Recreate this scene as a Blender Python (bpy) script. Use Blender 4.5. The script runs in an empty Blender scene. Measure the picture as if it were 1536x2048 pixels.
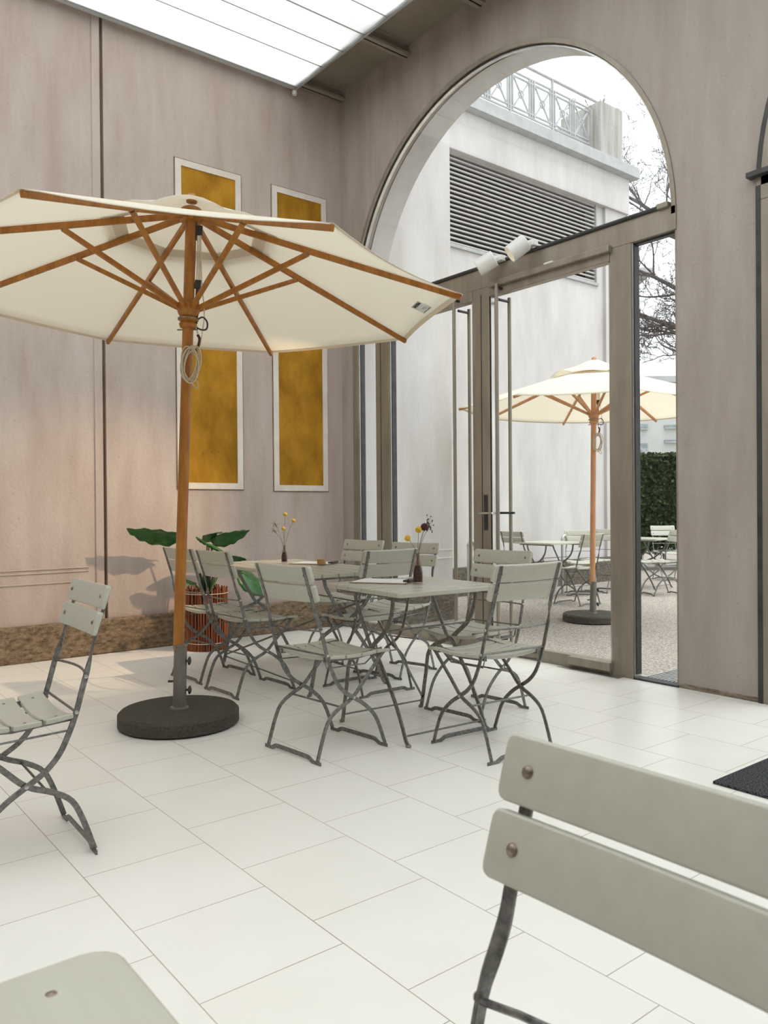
import bpy, math, random
from mathutils import Vector, Matrix
random.seed(7)
S = bpy.context.scene
COL = S.collection
pi = math.pi

# ---------------------------------------------------------------- camera
F_PX, YAW, PITCH, ROLL = 1593.9, 0.6718, -0.005867, -0.008046
cy_, sy_, cp_, sp_ = math.cos(YAW), math.sin(YAW), math.cos(PITCH), math.sin(PITCH)
Fw = Vector((sy_*cp_, cy_*cp_, sp_)); Rt = Vector((cy_, -sy_, 0)); Up = Rt.cross(Fw)
R2 = math.cos(ROLL)*Rt + math.sin(ROLL)*Up; U2 = -math.sin(ROLL)*Rt + math.cos(ROLL)*Up
cam_d = bpy.data.cameras.new('camera'); cam = bpy.data.objects.new('camera', cam_d); COL.objects.link(cam)
m = Matrix((R2, U2, -Fw)).transposed().to_4x4(); m.translation = Vector((0, 0, 1.11)); cam.matrix_world = m
cam_d.sensor_fit = 'HORIZONTAL'; cam_d.sensor_width = 36; cam_d.lens = F_PX/1536*36
cam_d.clip_start = 0.02; cam_d.clip_end = 400
cam_d.dof.use_dof = True; cam_d.dof.focus_distance = 4.0; cam_d.dof.aperture_fstop = 15
S.camera = cam

# ---------------------------------------------------------------- world, light, exposure
SKY = 1.3
w = bpy.data.worlds.new('overcast_sky'); S.world = w; w.use_nodes = True
nt = w.node_tree; bg = nt.nodes['Background']
tc = nt.nodes.new('ShaderNodeTexCoord'); nz = nt.nodes.new('ShaderNodeTexNoise'); nz.inputs['Scale'].default_value = 2.2
nz.inputs['Detail'].default_value = 5
rp = nt.nodes.new('ShaderNodeValToRGB'); rp.color_ramp.elements[0].color = (0.84, 0.90, 0.94, 1); rp.color_ramp.elements[1].color = (1, 1, 1, 1)
nt.links.new(tc.outputs['Generated'], nz.inputs['Vector']); nt.links.new(nz.outputs['Fac'], rp.inputs['Fac'])
nt.links.new(rp.outputs['Color'], bg.inputs['Color']); bg.inputs['Strength'].default_value = SKY
sd = bpy.data.lights.new('veiled_sun', 'SUN'); sd.energy = 2.4; sd.angle = math.radians(50); sd.color = (1, 0.985, 0.96)
sun = bpy.data.objects.new('veiled_sun', sd); COL.objects.link(sun); sun.rotation_euler = (math.radians(12), math.radians(8), 0)
S.view_settings.view_transform = 'Standard'; S.view_settings.look = 'None'
S.view_settings.exposure = 0.62; S.view_settings.gamma = 1.0; S.view_settings.use_curve_mapping = False

# ---------------------------------------------------------------- materials
def lin(c): return tuple((x/255/12.92 if x/255 <= 0.04045 else ((x/255+0.055)/1.055)**2.4) for x in c)
def new_mat(name):
    m = bpy.data.materials.new(name); m.use_nodes = True
    return m, m.node_tree, m.node_tree.nodes['Principled BSDF']
def N(nt, t, **k):
    n = nt.nodes.new(t)
    for a, b in k.items():
        if a.startswith('_'): setattr(n, a[1:], b)
        else: n.inputs[a.replace('__', ' ')].default_value = b
    return n
def mathn(nt, op, a, b=None, c=None):
    n = nt.nodes.new('ShaderNodeMath'); n.operation = op
    for i, v in enumerate((a, b, c)):
        if v is None: continue
        if isinstance(v, (int, float)): n.inputs[i].default_value = v
        else: nt.links.new(v, n.inputs[i])
    return n.outputs[0]
def mix(nt, fac, a, b):
    n = nt.nodes.new('ShaderNodeMix'); n.data_type = 'RGBA'
    for s, v in ((0, fac), (6, a), (7, b)):
        if isinstance(v, (int, float)): n.inputs[s].default_value = v
        elif isinstance(v, tuple): n.inputs[s].default_value = (*v[:3], 1)
        else: nt.links.new(v, n.inputs[s])
    return n.outputs[2]
def noise_mat(name, c1, c2, scale=(5, 5, 5), rough=0.6, metal=0.0, detail=6, lo=0.35, hi=0.65, bump=0.0, bscale=60, spec=0.5, obj_space=False, c3=None):
    m, nt, b = new_mat(name)
    src = N(nt, 'ShaderNodeTexCoord').outputs['Object'] if obj_space else N(nt, 'ShaderNodeNewGeometry').outputs['Position']
    mp = N(nt, 'ShaderNodeMapping'); mp.inputs['Scale'].default_value = scale; nt.links.new(src, mp.inputs['Vector'])
    nz = N(nt, 'ShaderNodeTexNoise', Scale=1.0, Detail=detail, Roughness=0.62); nt.links.new(mp.outputs[0], nz.inputs['Vector'])
    rp = N(nt, 'ShaderNodeValToRGB'); e = rp.color_ramp.elements
    e[0].position = lo; e[1].position = hi; e[0].color = (*c1, 1); e[1].color = (*c2, 1)
    nt.links.new(nz.outputs['Fac'], rp.inputs['Fac']); col = rp.outputs['Color']
    if c3 is not None:
        n2 = N(nt, 'ShaderNodeTexNoise', Scale=scale[0]*9, Detail=3); nt.links.new(src, n2.inputs['Vector'])
        f = mathn(nt, 'MULTIPLY', mathn(nt, 'GREATER_THAN', n2.outputs['Fac'], 0.69), 0.35)
        col = mix(nt, f, col, c3)
    nt.links.new(col, b.inputs['Base Color'])
    b.inputs['Roughness'].default_value = rough; b.inputs['Metallic'].default_value = metal
    b.inputs['Specular IOR Level'].default_value = spec
    if bump:
        n3 = N(nt, 'ShaderNodeTexNoise', Scale=bscale, Detail=4); nt.links.new(src, n3.inputs['Vector'])
        bp = N(nt, 'ShaderNodeBump', Strength=bump, Distance=0.01); nt.links.new(n3.outputs['Fac'], bp.inputs['Height'])
        nt.links.new(bp.outputs[0], b.inputs['Normal'])
    return m
M = {}
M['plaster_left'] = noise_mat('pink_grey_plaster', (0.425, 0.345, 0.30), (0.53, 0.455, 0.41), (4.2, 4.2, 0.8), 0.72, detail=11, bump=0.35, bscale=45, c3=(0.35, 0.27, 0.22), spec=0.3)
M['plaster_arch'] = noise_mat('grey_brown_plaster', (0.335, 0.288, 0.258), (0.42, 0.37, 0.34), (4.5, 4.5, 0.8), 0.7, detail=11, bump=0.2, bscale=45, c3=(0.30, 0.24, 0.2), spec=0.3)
M['plaster_out'] = noise_mat('pale_outdoor_plaster', (0.50, 0.475, 0.465), (0.62, 0.60, 0.595), (2.2, 2.2, 0.6), 0.8, bump=0.15, bscale=30, spec=0.2, c3=(0.5, 0.46, 0.43))
M['plaster_border'] = noise_mat('white_plaster_border', (0.64, 0.58, 0.51), (0.74, 0.69, 0.62), (8, 8, 4), 0.75)
M['ochre'] = noise_mat('ochre_plaster', (0.29, 0.135, 0.010), (0.46, 0.235, 0.022), (5, 5, 3), 0.75, bump=0.35, bscale=50, c3=(0.09, 0.035, 0.005), spec=0.15)
M['groove'] = noise_mat('groove_shadow_gap', (0.17, 0.11, 0.08), (0.26, 0.185, 0.145), (10, 10, 3), 0.9)
M['plinth'] = noise_mat('rough_brown_stone', (0.09, 0.062, 0.036), (0.36, 0.265, 0.175), (26, 26, 50), 0.9, bump=1.0, bscale=80, detail=9, lo=0.3, hi=0.7, spec=0.2)
M['plinth_out'] = noise_mat('weathered_grey_stone', (0.06, 0.05, 0.038), (0.21, 0.18, 0.145), (20, 20, 40), 0.9, bump=0.8, bscale=80, detail=9, lo=0.3, hi=0.7, spec=0.2)
M['ceiling'] = noise_mat('taupe_ceiling_board', (0.24, 0.205, 0.165), (0.29, 0.25, 0.205), (3, 3, 3), 0.6)
M['beam'] = noise_mat('taupe_beam_paint', (0.26, 0.225, 0.185), (0.32, 0.28, 0.235), (3, 3, 3), 0.5)
M['bronze'] = noise_mat('bronze_window_frame', (0.25, 0.215, 0.17), (0.33, 0.29, 0.235), (9, 9, 1.5), 0.42, 0.35)
M['bronze_dark'] = noise_mat('dark_gasket_and_shade', (0.025, 0.025, 0.028), (0.05, 0.05, 0.05), (9, 9, 9), 0.5)
M['steel'] = noise_mat('galvanised_steel', (0.10, 0.098, 0.092), (0.27, 0.264, 0.25), (70, 70, 70), 0.36, 0.75, obj_space=True, lo=0.3, hi=0.7)
M['bright_steel'] = noise_mat('brushed_steel', (0.45, 0.44, 0.42), (0.6, 0.59, 0.57), (10, 10, 2), 0.3, 0.9)
M['slat'] = noise_mat('grey_green_lacquer', (0.435, 0.43, 0.355), (0.465, 0.46, 0.385), (3, 40, 40), 0.36, obj_space=True)
_b = M['slat'].node_tree.nodes['Principled BSDF']; _b.inputs['Coat Weight'].default_value = 0.35; _b.inputs['Coat Roughness'].default_value = 0.28
M['rivet'] = noise_mat('bronze_rivet', (0.16, 0.12, 0.09), (0.35, 0.28, 0.22), (60, 60, 60), 0.35, 0.8, obj_space=True)
M['wood'] = noise_mat('oiled_eucalyptus_wood', (0.27, 0.085, 0.010), (0.46, 0.185, 0.020), (28, 28, 4), 0.42, obj_space=True, lo=0.3, hi=0.7)
M['wood_out'] = noise_mat('pale_oiled_wood', (0.50, 0.22, 0.09), (0.64, 0.34, 0.16), (28, 28, 4), 0.5, obj_space=True)
M['basec'] = noise_mat('anthracite_granite', (0.045, 0.04, 0.032), (0.085, 0.077, 0.062), (90, 90, 90), 0.75, bump=0.4, bscale=300, spec=0.3)
M['socket'] = noise_mat('grey_painted_tube', (0.16, 0.15, 0.13), (0.22, 0.20, 0.175), (20, 20, 5), 0.5, 0.3)
M['black'] = noise_mat('black_plastic', (0.012, 0.012, 0.012), (0.03, 0.03, 0.03), (20, 20, 20), 0.4)
M['rope'] = noise_mat('cream_rope', (0.50, 0.43, 0.32), (0.68, 0.61, 0.48), (200, 200, 200), 0.85)
M['leather'] = noise_mat('dark_red_strap', (0.05, 0.012, 0.008), (0.11, 0.028, 0.018), (40, 40, 40), 0.5)
M['white_paint'] = noise_mat('white_lamp_paint', (0.74, 0.74, 0.70), (0.78, 0.78, 0.74), (10, 10, 10), 0.35)
M['white_out'] = noise_mat('pale_grey_painted_steel', (0.33, 0.335, 0.34), (0.42, 0.425, 0.43), (6, 6, 6), 0.5)
M['concrete'] = noise_mat('streaked_concrete', (0.26, 0.24, 0.22), (0.44, 0.42, 0.395), (9, 9, 0.8), 0.85)
M['louver'] = noise_mat('pale_louver_metal', (0.44, 0.42, 0.41), (0.52, 0.50, 0.49), (6, 6, 6), 0.45)
M['void'] = noise_mat('dark_plant_room', (0.02, 0.018, 0.02), (0.04, 0.035, 0.035), (3, 3, 3), 0.9)
M['gravel'] = noise_mat('fine_gravel', (0.12, 0.10, 0.085), (0.48, 0.43, 0.385), (55, 55, 55), 0.9, bump=0.8, bscale=120, detail=8, lo=0.33, hi=0.62, spec=0.2)
M['leaf'] = noise_mat('glossy_green_leaf', (0.012, 0.075, 0.012), (0.04, 0.17, 0.03), (14, 14, 14), 0.28, obj_space=False)
M['leaf_dark'] = noise_mat('dark_blade_leaf', (0.008, 0.03, 0.012), (0.02, 0.07, 0.025), (14, 14, 14), 0.4)
M['stem'] = noise_mat('green_stem', (0.05, 0.10, 0.02), (0.10, 0.16, 0.05), (14, 14, 14), 0.5)
M['cane'] = noise_mat('red_brown_cane', (0.10, 0.018, 0.008), (0.42, 0.13, 0.045), (90, 90, 3), 0.45, lo=0.35, hi=0.7, obj_space=False)
M['soil'] = noise_mat('dark_soil', (0.02, 0.012, 0.008), (0.06, 0.04, 0.025), (60, 60, 60), 0.95)
M['hedge'] = noise_mat('clipped_hedge_leaf', (0.008, 0.022, 0.006), (0.07, 0.11, 0.035), (9, 9, 9), 0.6, lo=0.4, hi=0.75, spec=0.2)
M['bark'] = noise_mat('grey_bark', (0.06, 0.05, 0.05), (0.15, 0.13, 0.125), (12, 12, 12), 0.9)
M['yellow'] = noise_mat('dried_yellow_flower', (0.55, 0.30, 0.02), (0.80, 0.55, 0.08), (300, 300, 300), 0.9)
M['purple'] = noise_mat('dried_dark_flower', (0.03, 0.008, 0.012), (0.10, 0.03, 0.04), (300, 300, 300), 0.9)
M['dry_stem'] = noise_mat('dried_stem', (0.16, 0.13, 0.08), (0.28, 0.24, 0.16), (50, 50, 50), 0.8)
M['paper'] = noise_mat('white_paper', (0.72, 0.72, 0.69), (0.78, 0.78, 0.75), (10, 10, 10), 0.8)
M['board'] = noise_mat('brown_hardboard', (0.22, 0.13, 0.07), (0.30, 0.18, 0.10), (30, 30, 30), 0.6)
M['pebble'] = noise_mat('dark_pebbles', (0.02, 0.018, 0.018), (0.16, 0.12, 0.11), (90, 90, 90), 0.5, lo=0.4, hi=0.65)
M['coffee'] = noise_mat('pale_coffee', (0.50, 0.24, 0.08), (0.62, 0.33, 0.13), (40, 40, 40), 0.6)
M['mat'] = noise_mat('charcoal_entrance_mat', (0.018, 0.02, 0.024), (0.17, 0.17, 0.175), (160, 160, 160), 0.95, bump=1.0, bscale=250, spec=0.1, lo=0.4, hi=0.66)
M['facade'] = noise_mat('white_facade', (0.42, 0.43, 0.42), (0.50, 0.51, 0.50), (0.4, 0.4, 0.4), 0.8)
M['roof_grey'] = noise_mat('grey_roof_edge', (0.33, 0.33, 0.33), (0.42, 0.42, 0.42), (1, 1, 1), 0.7)
M['green_glass'] = noise_mat('green_glass_tower', (0.32, 0.45, 0.40), (0.42, 0.54, 0.49), (0.6, 0.6, 2), 0.25)
M['window_dark'] = noise_mat('dark_window_pane', (0.10, 0.12, 0.13), (0.30, 0.33, 0.34), (0.7, 0.7, 0.9), 0.15)
M['dry_leaf'] = noise_mat('dry_brown_leaf', (0.20, 0.13, 0.10), (0.34, 0.24, 0.2), (60, 60, 60), 0.8)
M['foot_band'] = noise_mat('dark_mottled_plaster', (0.10, 0.075, 0.045), (0.33, 0.27, 0.21), (9, 9, 30), 0.85, lo=0.35, hi=0.6)

def glass_mat(name, col, alpha_rough=0.0, fac=0.9):
    m = bpy.data.materials.new(name); m.use_nodes = True; nt = m.node_tree; nt.nodes.clear()
    o = nt.nodes.new('ShaderNodeOutputMaterial'); t = nt.nodes.new('ShaderNodeBsdfTransparent'); g = nt.nodes.new('ShaderNodeBsdfGlossy')
    lw = nt.nodes.new('ShaderNodeLayerWeight'); lw.inputs['Blend'].default_value = 0.5; mx = nt.nodes.new('ShaderNodeMixShader')
    pw = mathn(nt, 'ADD', mathn(nt, 'MULTIPLY', mathn(nt, 'POWER', lw.outputs['Facing'], 4.0), 0.55), 0.018)
    t.inputs['Color'].default_value = (*col, 1); g.inputs['Roughness'].default_value = 0.01
    nt.links.new(pw, mx.inputs[0]); nt.links.new(t.outputs[0], mx.inputs[1]); nt.links.new(g.outputs[0], mx.inputs[2])
    nt.links.new(mx.outputs[0], o.inputs['Surface'])
    return m
M['glass'] = glass_mat('clear_pane_glass', (0.955, 0.975, 0.97))
M['vase_glass'] = glass_mat('brownish_vase_glass', (0.86, 0.80, 0.78))
M['tumbler_glass'] = glass_mat('tumbler_glass', (0.985, 0.99, 0.985))

def cloth_mat(name, c, tr):
    m = bpy.data.materials.new(name); m.use_nodes = True; nt = m.node_tree; nt.nodes.clear()
    o = nt.nodes.new('ShaderNodeOutputMaterial'); d = nt.nodes.new('ShaderNodeBsdfDiffuse'); t = nt.nodes.new('ShaderNodeBsdfTranslucent')
    mx = nt.nodes.new('ShaderNodeMixShader'); mx.inputs[0].default_value = tr
    d.inputs['Color'].default_value = (*c, 1); t.inputs['Color'].default_value = (*c, 1)
    nz = N(nt, 'ShaderNodeTexNoise', Scale=3.0, Detail=3); g = N(nt, 'ShaderNodeNewGeometry'); nt.links.new(g.outputs['Position'], nz.inputs['Vector'])
    bp = N(nt, 'ShaderNodeBump', Strength=0.25, Distance=0.03); nt.links.new(nz.outputs['Fac'], bp.inputs['Height']); nt.links.new(bp.outputs[0], d.inputs['Normal'])
    nt.links.new(d.outputs[0], mx.inputs[1]); nt.links.new(t.outputs[0], mx.inputs[2]); nt.links.new(mx.outputs[0], o.inputs['Surface'])
    return m
M['canopy'] = cloth_mat('cream_canvas', (0.92, 0.885, 0.80), 0.55)
M['canopy_double'] = cloth_mat('cream_canvas_doubled', (0.80, 0.70, 0.57), 0.3)
M['skylight'] = cloth_mat('white_translucent_skylight_blind', (0.93, 0.965, 0.97), 0.84)

def floor_material():
    m, nt, b = new_mat('pale_limestone_tiles')
    g = N(nt, 'ShaderNodeNewGeometry'); sp = N(nt, 'ShaderNodeSeparateXYZ'); nt.links.new(g.outputs['Position'], sp.inputs[0])
    u = mathn(nt, 'DIVIDE', mathn(nt, 'SUBTRACT', sp.outputs[0], 0.776), 0.3965)
    col = mathn(nt, 'FLOOR', u); fu = mathn(nt, 'FRACT', u)
    v = mathn(nt, 'DIVIDE', mathn(nt, 'SUBTRACT', mathn(nt, 'SUBTRACT', sp.outputs[1], 0.073), mathn(nt, 'MULTIPLY', col, 0.1405)), 0.3955)
    row = mathn(nt, 'FLOOR', v); fv = mathn(nt, 'FRACT', v)
    du = mathn(nt, 'MINIMUM', fu, mathn(nt, 'SUBTRACT', 1.0, fu)); dv = mathn(nt, 'MINIMUM', fv, mathn(nt, 'SUBTRACT', 1.0, fv))
    dmin = mathn(nt, 'MINIMUM', du, dv)
    line = mathn(nt, 'LESS_THAN', dmin, 0.0036)
    cb = N(nt, 'ShaderNodeCombineXYZ'); nt.links.new(col, cb.inputs[0]); nt.links.new(row, cb.inputs[1])
    wn = N(nt, 'ShaderNodeTexWhiteNoise'); nt.links.new(cb.outputs[0], wn.inputs['Vector'])
    nz = N(nt, 'ShaderNodeTexNoise', Scale=3.5, Detail=5); nt.links.new(g.outputs['Position'], nz.inputs['Vector'])
    base = mix(nt, nz.outputs['Fac'], (0.80, 0.775, 0.71), (0.88, 0.87, 0.83))
    base = mix(nt, mathn(nt, 'MULTIPLY', wn.outputs['Value'], 0.35), base, (0.88, 0.88, 0.85))
    n2 = N(nt, 'ShaderNodeTexVoronoi', Scale=3.0); nt.links.new(g.outputs['Position'], n2.inputs['Vector'])
    base = mix(nt, mathn(nt, 'MULTIPLY', mathn(nt, 'LESS_THAN', n2.outputs['Distance'], 0.010), 0.7), base, (0.25, 0.23, 0.2))
    n4 = N(nt, 'ShaderNodeTexNoise', Scale=2.0, Detail=2); nt.links.new(g.outputs['Position'], n4.inputs['Vector'])
    gro = mix(nt, n4.outputs['Fac'], (0.22, 0.19, 0.15), (0.60, 0.56, 0.49))
    nt.links.new(mix(nt, line, base, gro), b.inputs['Base Color'])
    b.inputs['Roughness'].default_value = 0.30
    bp = N(nt, 'ShaderNodeBump', Strength=0.5, Distance=0.002); nt.links.new(mathn(nt, 'SUBTRACT', 1.0, line), bp.inputs['Height'])
    nt.links.new(bp.outputs[0], b.inputs['Normal'])
    return m
M['tiles'] = floor_material()

# ---------------------------------------------------------------- mesh helpers
class MB:
    def __init__(s): s.v = []; s.f = []
    def add(s, vs, fs):
        o = len(s.v); s.v += [tuple(v) for v in vs]; s.f += [tuple(i+o for i in f) for f in fs]; return s
    def box(s, a, b):
        x0, y0, z0 = a; x1, y1, z1 = b
        vs = [(x0,y0,z0),(x1,y0,z0),(x1,y1,z0),(x0,y1,z0),(x0,y0,z1),(x1,y0,z1),(x1,y1,z1),(x0,y1,z1)]
        return s.add(vs, [(0,3,2,1),(4,5,6,7),(0,1,5,4),(1,2,6,5),(2,3,7,6),(3,0,4,7)])
    def sweep(s, pts, secs, lateral=None, closed=False):
        """rectangular bar along pts; secs (w,t): w across in the plane, t along the lateral axis"""
        pts = [Vector(p) for p in pts]; n = len(pts)
        if not isinstance(secs, list): secs = [secs]*n
        rings = []
        for i, p in enumerate(pts):
            t = (pts[min(i+1, n-1)]-pts[max(i-1, 0)]).normalized()
            L = Vector(lateral) if lateral is not None else (Vector((0,0,1)) if abs(t.z) < 0.95 else Vector((1,0,0)))
            nrm = L.cross(t).normalized(); L2 = t.cross(nrm).normalized()
            w_, t_ = secs[i][:2]
            if len(secs[i]) > 2:
                c_, s_ = math.cos(secs[i][2]), math.sin(secs[i][2]); nrm, L2 = nrm*c_+L2*s_, L2*c_-nrm*s_
            rings.append([p+nrm*w_/2*a+L2*t_/2*b for a, b in ((-1,-1),(1,-1),(1,1),(-1,1))])
        vs = [v for r in rings for v in r]; fs = []
        for i in range(n-1):
            for k in range(4):
                a = i*4+k; b = i*4+(k+1) % 4; fs.append((a, b, b+4, a+4))
        fs += [(3,2,1,0), tuple((n-1)*4+k for k in range(4))]
        return s.add(vs, fs)
    def tube(s, pts, r, seg=8, cap=True):
        pts = [Vector(p) for p in pts]; n = len(pts); rr = r if isinstance(r, list) else [r]*n
        t0 = (pts[1]-pts[0]).normalized(); a = Vector((0,0,1)) if abs(t0.z) < 0.9 else Vector((1,0,0)); u = t0.cross(a).normalized()
        vs = []
        for i, p in enumerate(pts):
            t = (pts[min(i+1, n-1)]-pts[max(i-1, 0)]).normalized(); u = (u-t*u.dot(t)).normalized(); v = t.cross(u)
            for k in range(seg):
                an = 2*pi*k/seg; vs.append(p+(u*math.cos(an)+v*math.sin(an))*rr[i])
        fs = []
        for i in range(n-1):
            for k in range(seg):
                a_ = i*seg+k; b_ = i*seg+(k+1) % seg; fs.append((a_, b_, b_+seg, a_+seg))
        if cap: fs += [tuple(range(seg-1, -1, -1)), tuple((n-1)*seg+k for k in range(seg))]
        return s.add(vs, fs)
    def lathe(s, prof, c=(0,0,0), seg=32, axis=(0,0,1)):
        q = Vector((0,0,1)).rotation_difference(Vector(axis).normalized()); c = Vector(c); vs = []; n = len(prof)
        for r, z in prof:
            for k in range(seg):
                an = 2*pi*k/seg; vs.append(c+q @ Vector((r*math.cos(an), r*math.sin(an), z)))
        fs = []
        for i in range(n-1):
            for k in range(seg):
                a_ = i*seg+k; b_ = i*seg+(k+1) % seg; fs.append((a_, b_, b_+seg, a_+seg))
        if prof[0][0] > 1e-5: fs.append(tuple(range(seg-1, -1, -1)))
        if prof[-1][0] > 1e-5: fs.append(tuple((n-1)*seg+k for k in range(seg)))
        return s.add(vs, fs)
    def ball(s, c, r, seg=10, sq=1.0):
        return s.lathe([(max(1e-6, r*math.sin(pi*i/6)), -r*math.cos(pi*i/6)*sq) for i in range(7)], c, seg)
    def build(s, name, mat, parent=None, smooth=False, bevel=0.0, bseg=2, loc=None):
        me = bpy.data.meshes.new(name); me.from_pydata([tuple(v) for v in s.v], [], s.f); me.validate(); me.update()
        me.materials.append(M[mat] if isinstance(mat, str) else mat)
        o = bpy.data.objects.new(name, me); COL.objects.link(o)
        if smooth:
            me.shade_smooth()
            try: me.set_sharp_from_angle(angle=math.radians(40))
            except Exception: pass
        if bevel:
            b = o.modifiers.new('bevel', 'BEVEL'); b.width = bevel; b.segments = bseg; b.limit_method = 'ANGLE'; b.angle_limit = math.radians(35)
        if parent: o.parent = parent
        if loc: o.location = loc
        return o
def smooth_path(pts, k=5):
    P = [Vector(p) for p in pts]; out = []
    for i in range(len(P)-1):
        p0 = P[max(i-1, 0)]; p1 = P[i]; p2 = P[i+1]; p3 = P[min(i+2, len(P)-1)]
        for j in range(k):
            t = j/k; out.append(0.5*((2*p1)+(-p0+p2)*t+(2*p0-5*p1+4*p2-p3)*t*t+(-p0+3*p1-3*p2+p3)*t**3))
    return out+[P[-1]]
def tag(o, label=None, cat=None, group=None, kind=None):
    if label: o['label'] = label
    if cat: o['category'] = cat
    if group: o['group'] = group
    if kind: o['kind'] = kind
    return o
def thing(name, label, cat, loc=(0,0,0), rz=0.0, group=None, mat4=None):
    o = bpy.data.objects.new(name, None); COL.objects.link(o); o.empty_display_size = 0.1
    o.location = loc; o.rotation_euler = (0, 0, rz)
    return tag(o, label, cat, group)
def copy_tree(o, parent=None):
    c = o.copy(); COL.objects.link(c)
    if parent: c.parent = parent
    for ch in list(o.children): copy_tree(ch, c)
    return c
def struct(o): return tag(o, kind='structure')

# ---------------------------------------------------------------- setting dimensions
AX, LY = 4.41, 6.17            # inner face of the arch wall (x), inner face of the left wall (y)
CYA, CZA, RA = 4.33, 2.88, 1.655
TH = 0.34                       # arch wall thickness
CY2 = CYA-RA-0.49-RA            # centre of the next arch along the wall
ZC = 5.03                       # soffit height

# floor and ground
struct(MB().box((-3.5, -3.5, -0.25), (AX+0.10, LY+0.35, 0.0)).build('floor', 'tiles'))
struct(MB().box((AX+0.10, -3.5, -0.25), (AX+TH, LY+0.35, -0.045)).build('trim_25', 'concrete'))
g = MB().box((AX+TH, -25, -0.2), (60, 60, -0.087)).build('ground', 'gravel'); struct(g)

# left wall: main face, pilaster band, shadow gap, ledges
wl = MB().box((2.165, LY, 0), (AX+TH, LY+0.35, 7.0)).box((-3.5, LY, 0), (2.130, LY+0.35, 7.0)).build('wall_left', 'plaster_left'); struct(wl)
struct(MB().box((2.085, LY+0.03, 0.262), (2.185, LY+0.34, 7.0)).build('trim_1', 'groove', wl))
struct(MB().box((2.075, LY-0.010, 0.262), (2.137, LY+0.06, 7.0)).build('trim_2', 'plaster_left', wl, bevel=0.004))
mm = MB()
for z, h in ((0.562, 0.010), (0.640, 0.010), (0.668, 0.008)): mm.box((-3.5, LY-0.009, z), (2.02, LY+0.02, z+h))
struct(mm.build('trim_3', 'plaster_left', wl, bevel=0.003))
struct(MB().box((-3.5, LY-0.035, 0), (AX, LY+0.02, 0.268)).build('baseboard_left', 'plinth', bevel=0.012))

# arch wall: polygon with two arched openings
def arch_wall():
    y_lo, y_hi, z_hi = -3.5, LY+0.01, 7.0; n = 48; mb = MB()
    x0, x1 = AX, AX+TH
    def opening(cy):
        pts = [(cy-RA, 0.0)]
        for k in range(n+1):
            a = pi-pi*k/n; pts.append((cy+RA*math.cos(a), CZA+RA*math.sin(a)))
        pts.append((cy+RA, 0.0)); return pts
    def quad(a, b, c, d):
        for x, rev in ((x0, False), (x1, True)):
            vs = [(x, *p) for p in (a, b, c, d)]; mb.add(vs, [(0,1,2,3) if not rev else (3,2,1,0)])
    ys = [y_lo, CY2-RA, CY2+RA, CYA-RA, CYA+RA, y_hi]
    for a, b in ((ys[0], ys[1]), (ys[2], ys[3]), (ys[4], ys[5])): quad((a,0),(a,z_hi),(b,z_hi),(b,0))
    for cy in (CY2, CYA):
        P = opening(cy)
        for i in range(1, len(P)-2):
            a, b = P[i], P[i+1]; quad((a[0],a[1]),(a[0],z_hi),(b[0],z_hi),(b[0],b[1]))
        for i in range(len(P)-1):
            a, b = P[i], P[i+1]; mb.add([(x0,*a),(x1,*a),(x1,*b),(x0,*b)], [(0,1,2,3)])
    mb.add([(x0,y_hi,0),(x1,y_hi,0),(x1,y_hi,z_hi),(x0,y_hi,z_hi)], [(0,1,2,3)])
    mb.add([(x0,y_lo,0),(x1,y_lo,0),(x1,y_lo,z_hi),(x0,y_lo,z_hi)], [(3,2,1,0)])
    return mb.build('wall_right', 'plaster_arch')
wa = struct(arch_wall())
# outer half of the arch wall is the pale outdoor plaster: a skin lining the reveal and outer face
def arch_skin():
    n = 48; mb = MB(); x0, x1 = AX+0.12, AX+TH+0.004; r = RA-0.006
    P = [(CYA-r, 0.0)]+[(CYA+r*math.cos(pi-pi*k/n), CZA+r*math.sin(pi-pi*k/n)) for k in range(n+1)]+[(CYA+r, 0.0)]
    for i in range(len(P)-1):
        a, b = P[i], P[i+1]; mb.add([(x0,*a),(x1,*a),(x1,*b),(x0,*b)], [(0,1,2,3)])
        if 0 < i < len(P)-2: mb.add([(x1,a[0],a[1]),(x1,a[0],6.9),(x1,b[0],6.9),(x1,b[0],b[1])], [(3,2,1,0)])
    for a, b in ((CYA+r, LY+0.02), (CYA-RA-0.48, CYA-r)): mb.add([(x1,a,0),(x1,b,0),(x1,b,6.9),(x1,a,6.9)], [(0,1,2,3)])
    return mb.build('trim_4', 'plaster_out', wa)
struct(arch_skin())
# thin dark mottled strip along the foot of the pillar
struct(MB().box((AX-0.004, CYA-RA-0.49, 0), (AX+0.01, CYA-RA-0.005, 0.028)).build('baseboard_right', 'foot_band', bevel=0.003))

struct(MB().box((-3.6, -3.5, 0), (-3.5, LY+0.35, 7.0)).build('wall_back', 'plaster_arch'))
struct(MB().box((-3.6, -3.6, 0), (AX+TH, -3.5, 7.0)).build('wall_front', 'plaster_arch'))

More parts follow.
